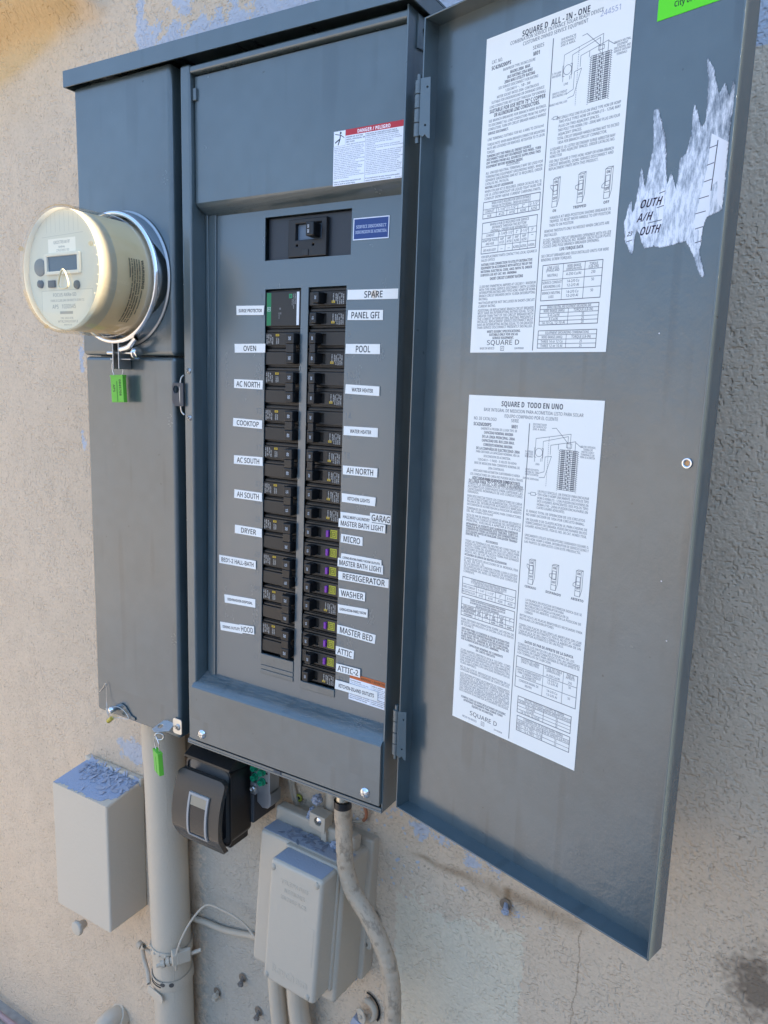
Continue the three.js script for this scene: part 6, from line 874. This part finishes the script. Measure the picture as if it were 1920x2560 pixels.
// ---------------------------------------------------------------- small things on the wall
{
  const c = thing('pipe_lug', 'tan painted square lug with a shiny bolt above the telephone box', 'grounding lug');
  mesh('lug_block', [uvm(ext([[0.3935, 0.8565], [0.4225, 0.8545], [0.4215, 0.829], [0.3925, 0.8335]], 0.022, 0.001, [circ(0.409, 0.8455, 0.008)]).translate(0, 0, 0.03))], tanPaint, c);
  mesh('lug_bolt', [new THREE.SphereGeometry(0.0072, 20, 14).scale(1, 1, 0.6).translate(0.409, 0.8455, 0.047)], chrome, c);
  mesh('lug_arm', [uvm(bx(0.414, 0.4235, 0.795, 0.832, 0.026, 0.05, 0.001)), uvm(bx(0.39, 0.4, 0.8, 0.832, 0.02, 0.036, 0.001))], tanPaint, c);
  mesh('lug_pipe', uvm(rod([0.409, 0.76, 0.018], [0.409, 0.9, 0.012], 0.011, 0.011, 20)), tanPaint, c);
  const lp = (x, y, z, r) => { const g = new THREE.IcosahedronGeometry(r, 3), p = g.attributes.position; for (let i = 0; i < p.count; i++) { const s = 1 + 0.28 * noise(p.getX(i) * 260 + x * 99, p.getY(i) * 260) + 0.14 * noise(p.getZ(i) * 700, p.getY(i) * 700); p.setXYZ(i, p.getX(i) * s, p.getY(i) * s, p.getZ(i) * s); } g.computeVertexNormals(); return g.translate(x, y, z); };
  mesh('paint_lump', [lp(0.392, 0.8655, 0.03, 0.0085), lp(0.386, 0.846, 0.034, 0.0065), lp(0.383, 0.838, 0.036, 0.006), lp(0.424, 0.8725, 0.02, 0.0045)], flakePaint, c);
  base(c, 0.408, 0.8, 0);
  const cu = thing('copper_wire', 'bent copper wire with flaking tan paint beside the panel corner', 'wire');
  mesh('bare_copper', tube([[0.4615, 0.868, 0.004], [0.4655, 0.8645, 0.006], [0.4682, 0.857, 0.007], [0.4675, 0.849, 0.007], [0.463, 0.8425, 0.006]], 0.0027, 30, 10), std(0.42, 0.17, 0.09, 0.5, 0.3), cu);
  mesh('painted_end', tube([[0.463, 0.8425, 0.006], [0.455, 0.837, 0.005], [0.445, 0.8335, 0.004], [0.43, 0.83, 0.006]], 0.0021, 24, 8), tanPaint, cu); base(cu, 0.463, 0.83, 0.005);
  const an = thing('wall_anchor', 'yellow green plastic anchor set in the wall below the panel', 'wall anchor');
  mesh('anchor_ring', new THREE.TorusGeometry(0.0048, 0.002, 10, 22).translate(0.3357, 0.8366, 0.003), std(0.33, 0.34, 0.04, 0.5), an); mesh('anchor_hole', new THREE.CircleGeometry(0.0035, 16).translate(0.3357, 0.8366, 0.0025), blackDeep, an); base(an, 0.3357, 0.8366, 0);
  const ww = thing('twin_wire', 'pair of tan painted wires dropping behind the telephone box', 'wire');
  mesh('wire', [tube([[0.319, 0.93, 0.006], [0.318, 0.868, 0.005], [0.323, 0.84, 0.004], [0.333, 0.815, 0.005], [0.345, 0.79, 0.012]], 0.0036, 40, 8), tube([[0.3245, 0.93, 0.006], [0.324, 0.868, 0.005], [0.329, 0.842, 0.004], [0.339, 0.816, 0.005], [0.351, 0.79, 0.012]], 0.0032, 40, 8)], tanPaint, ww); base(ww, 0.335, 0.79, 0.005);
  const cw = thing('stub_wire', 'short cut wires with peeling paint hanging under the panel', 'wire');
  mesh('wire', [tube([[0.398, 0.905, 0.004], [0.3965, 0.886, 0.005], [0.4, 0.878, 0.006]], 0.0014, 16, 6), tube([[0.402, 0.905, 0.004], [0.403, 0.89, 0.005], [0.401, 0.876, 0.006]], 0.0014, 16, 6)], std(0.3, 0.25, 0.2, 0.7), cw); base(cw, 0.4, 0.876, 0.004);
  // broken screws left in the wall
  const SG = 'cut screws left in the wall';
  [['rusty painted stub just left of the telephone box foot', 0.2127, 0.4412], ['pale painted stub low between the conduit and the telephone box', 0.1505, 0.3818], ['dark stub beside the pipes under the telephone box', 0.2503, 0.3915], ['small blue painted stub right of the telephone box', 0.4532, 0.5726], ['blue painted stub in the rusty seam under the door', 0.698, 0.7945]].forEach(([l, x, y], i) => {
    const s = thing('screw_stub', l, 'screw', SG), mt = i > 2 ? flakePaint : i === 1 ? tanPaint : std(0.2, 0.17, 0.14, 0.7);
    mesh('screw_shank', [rod([0, 0, -0.002], [0.003, -0.003, 0.011], 0.0032), lp(0.0035, -0.0035, 0.011, i === 1 ? 0.0065 : 0.005)], mt, s); mesh('chipped_rim', [new THREE.RingGeometry(0.004, 0.0085, 18).translate(0, 0, 0.0022)], std(0.22, 0.17, 0.12, 0.9), s); s.position.set(x, y, 0);
  });
  const st = thing('pipe_strap', 'tan and blue painted pipe strap below the telephone box, right of its pipes', 'pipe strap');
  mesh('strap_plate', [uvm(ext([[0.468, 0.5225], [0.4735, 0.5265], [0.4805, 0.523], [0.4855, 0.511], [0.4835, 0.498], [0.4725, 0.503]], 0.004, 0.001).translate(0, 0, 0.016))], tanPaint, st);
  mesh('strap_foot', uvm(bx(-0.0095, 0.0095, -0.008, 0.008, 0, 0.014, 0.001).rotateZ(-0.4).translate(0.469, 0.4955, 0.008)), flakePaint, st);
  mesh('strap_loop', [new THREE.TorusGeometry(0.018, 0.0042, 10, 30, 2.3).scale(1, 1.1, 1.3).rotateZ(-0.75).translate(0.477, 0.517, 0.008)], tanPaint, st);
  mesh('wall_gap', [new THREE.RingGeometry(0.0225, 0.026, 28, 1, -0.6, 2.2).scale(1, 1.1, 1).translate(0.477, 0.517, 0.0028)], blackDeep, st);
  mesh('strap_screw', screwHead(0.4755, 0.5125, 0.02, 0.0045), tanPaint, st); base(st, 0.475, 0.5, 0);
  const el = thing('pipe_elbow', 'tan painted pipe elbow stub at the foot of the wall left of the conduit', 'pipe');
  mesh('elbow', uvm(tube([[-0.1245, 0.19, 0.0], [-0.1265, 0.1945, 0.02], [-0.131, 0.19, 0.034], [-0.139, 0.17, 0.042], [-0.146, 0.14, 0.045], [-0.148, -0.02, 0.045]], 0.0195, 40, 24)), tanPaint, el); mesh('elbow_collar', uvm(rod([-0.1225, 0.185, -0.002], [-0.1255, 0.194, 0.012], 0.024, 0.024, 24)), tanPaint, el); base(el, -0.148, 0, 0.045);
  const pk = thing('ground_cable', 'dusty pink cable lying along the foot of the wall', 'cable');
  mesh('cable', tube([[-1.2, 0.03, 0.03], [-0.9, 0.018, 0.028], [-0.65, 0.02, 0.03], [-0.5, 0.014, 0.034], [-0.4, 0.01, 0.03], [-0.1, 0.006, 0.03], [0.3, 0.006, 0.035]], 0.006, 80, 10), std(0.38, 0.26, 0.25, 0.6), pk); base(pk, -0.5, 0, 0.03);
}
renderer.render(scene, camera);
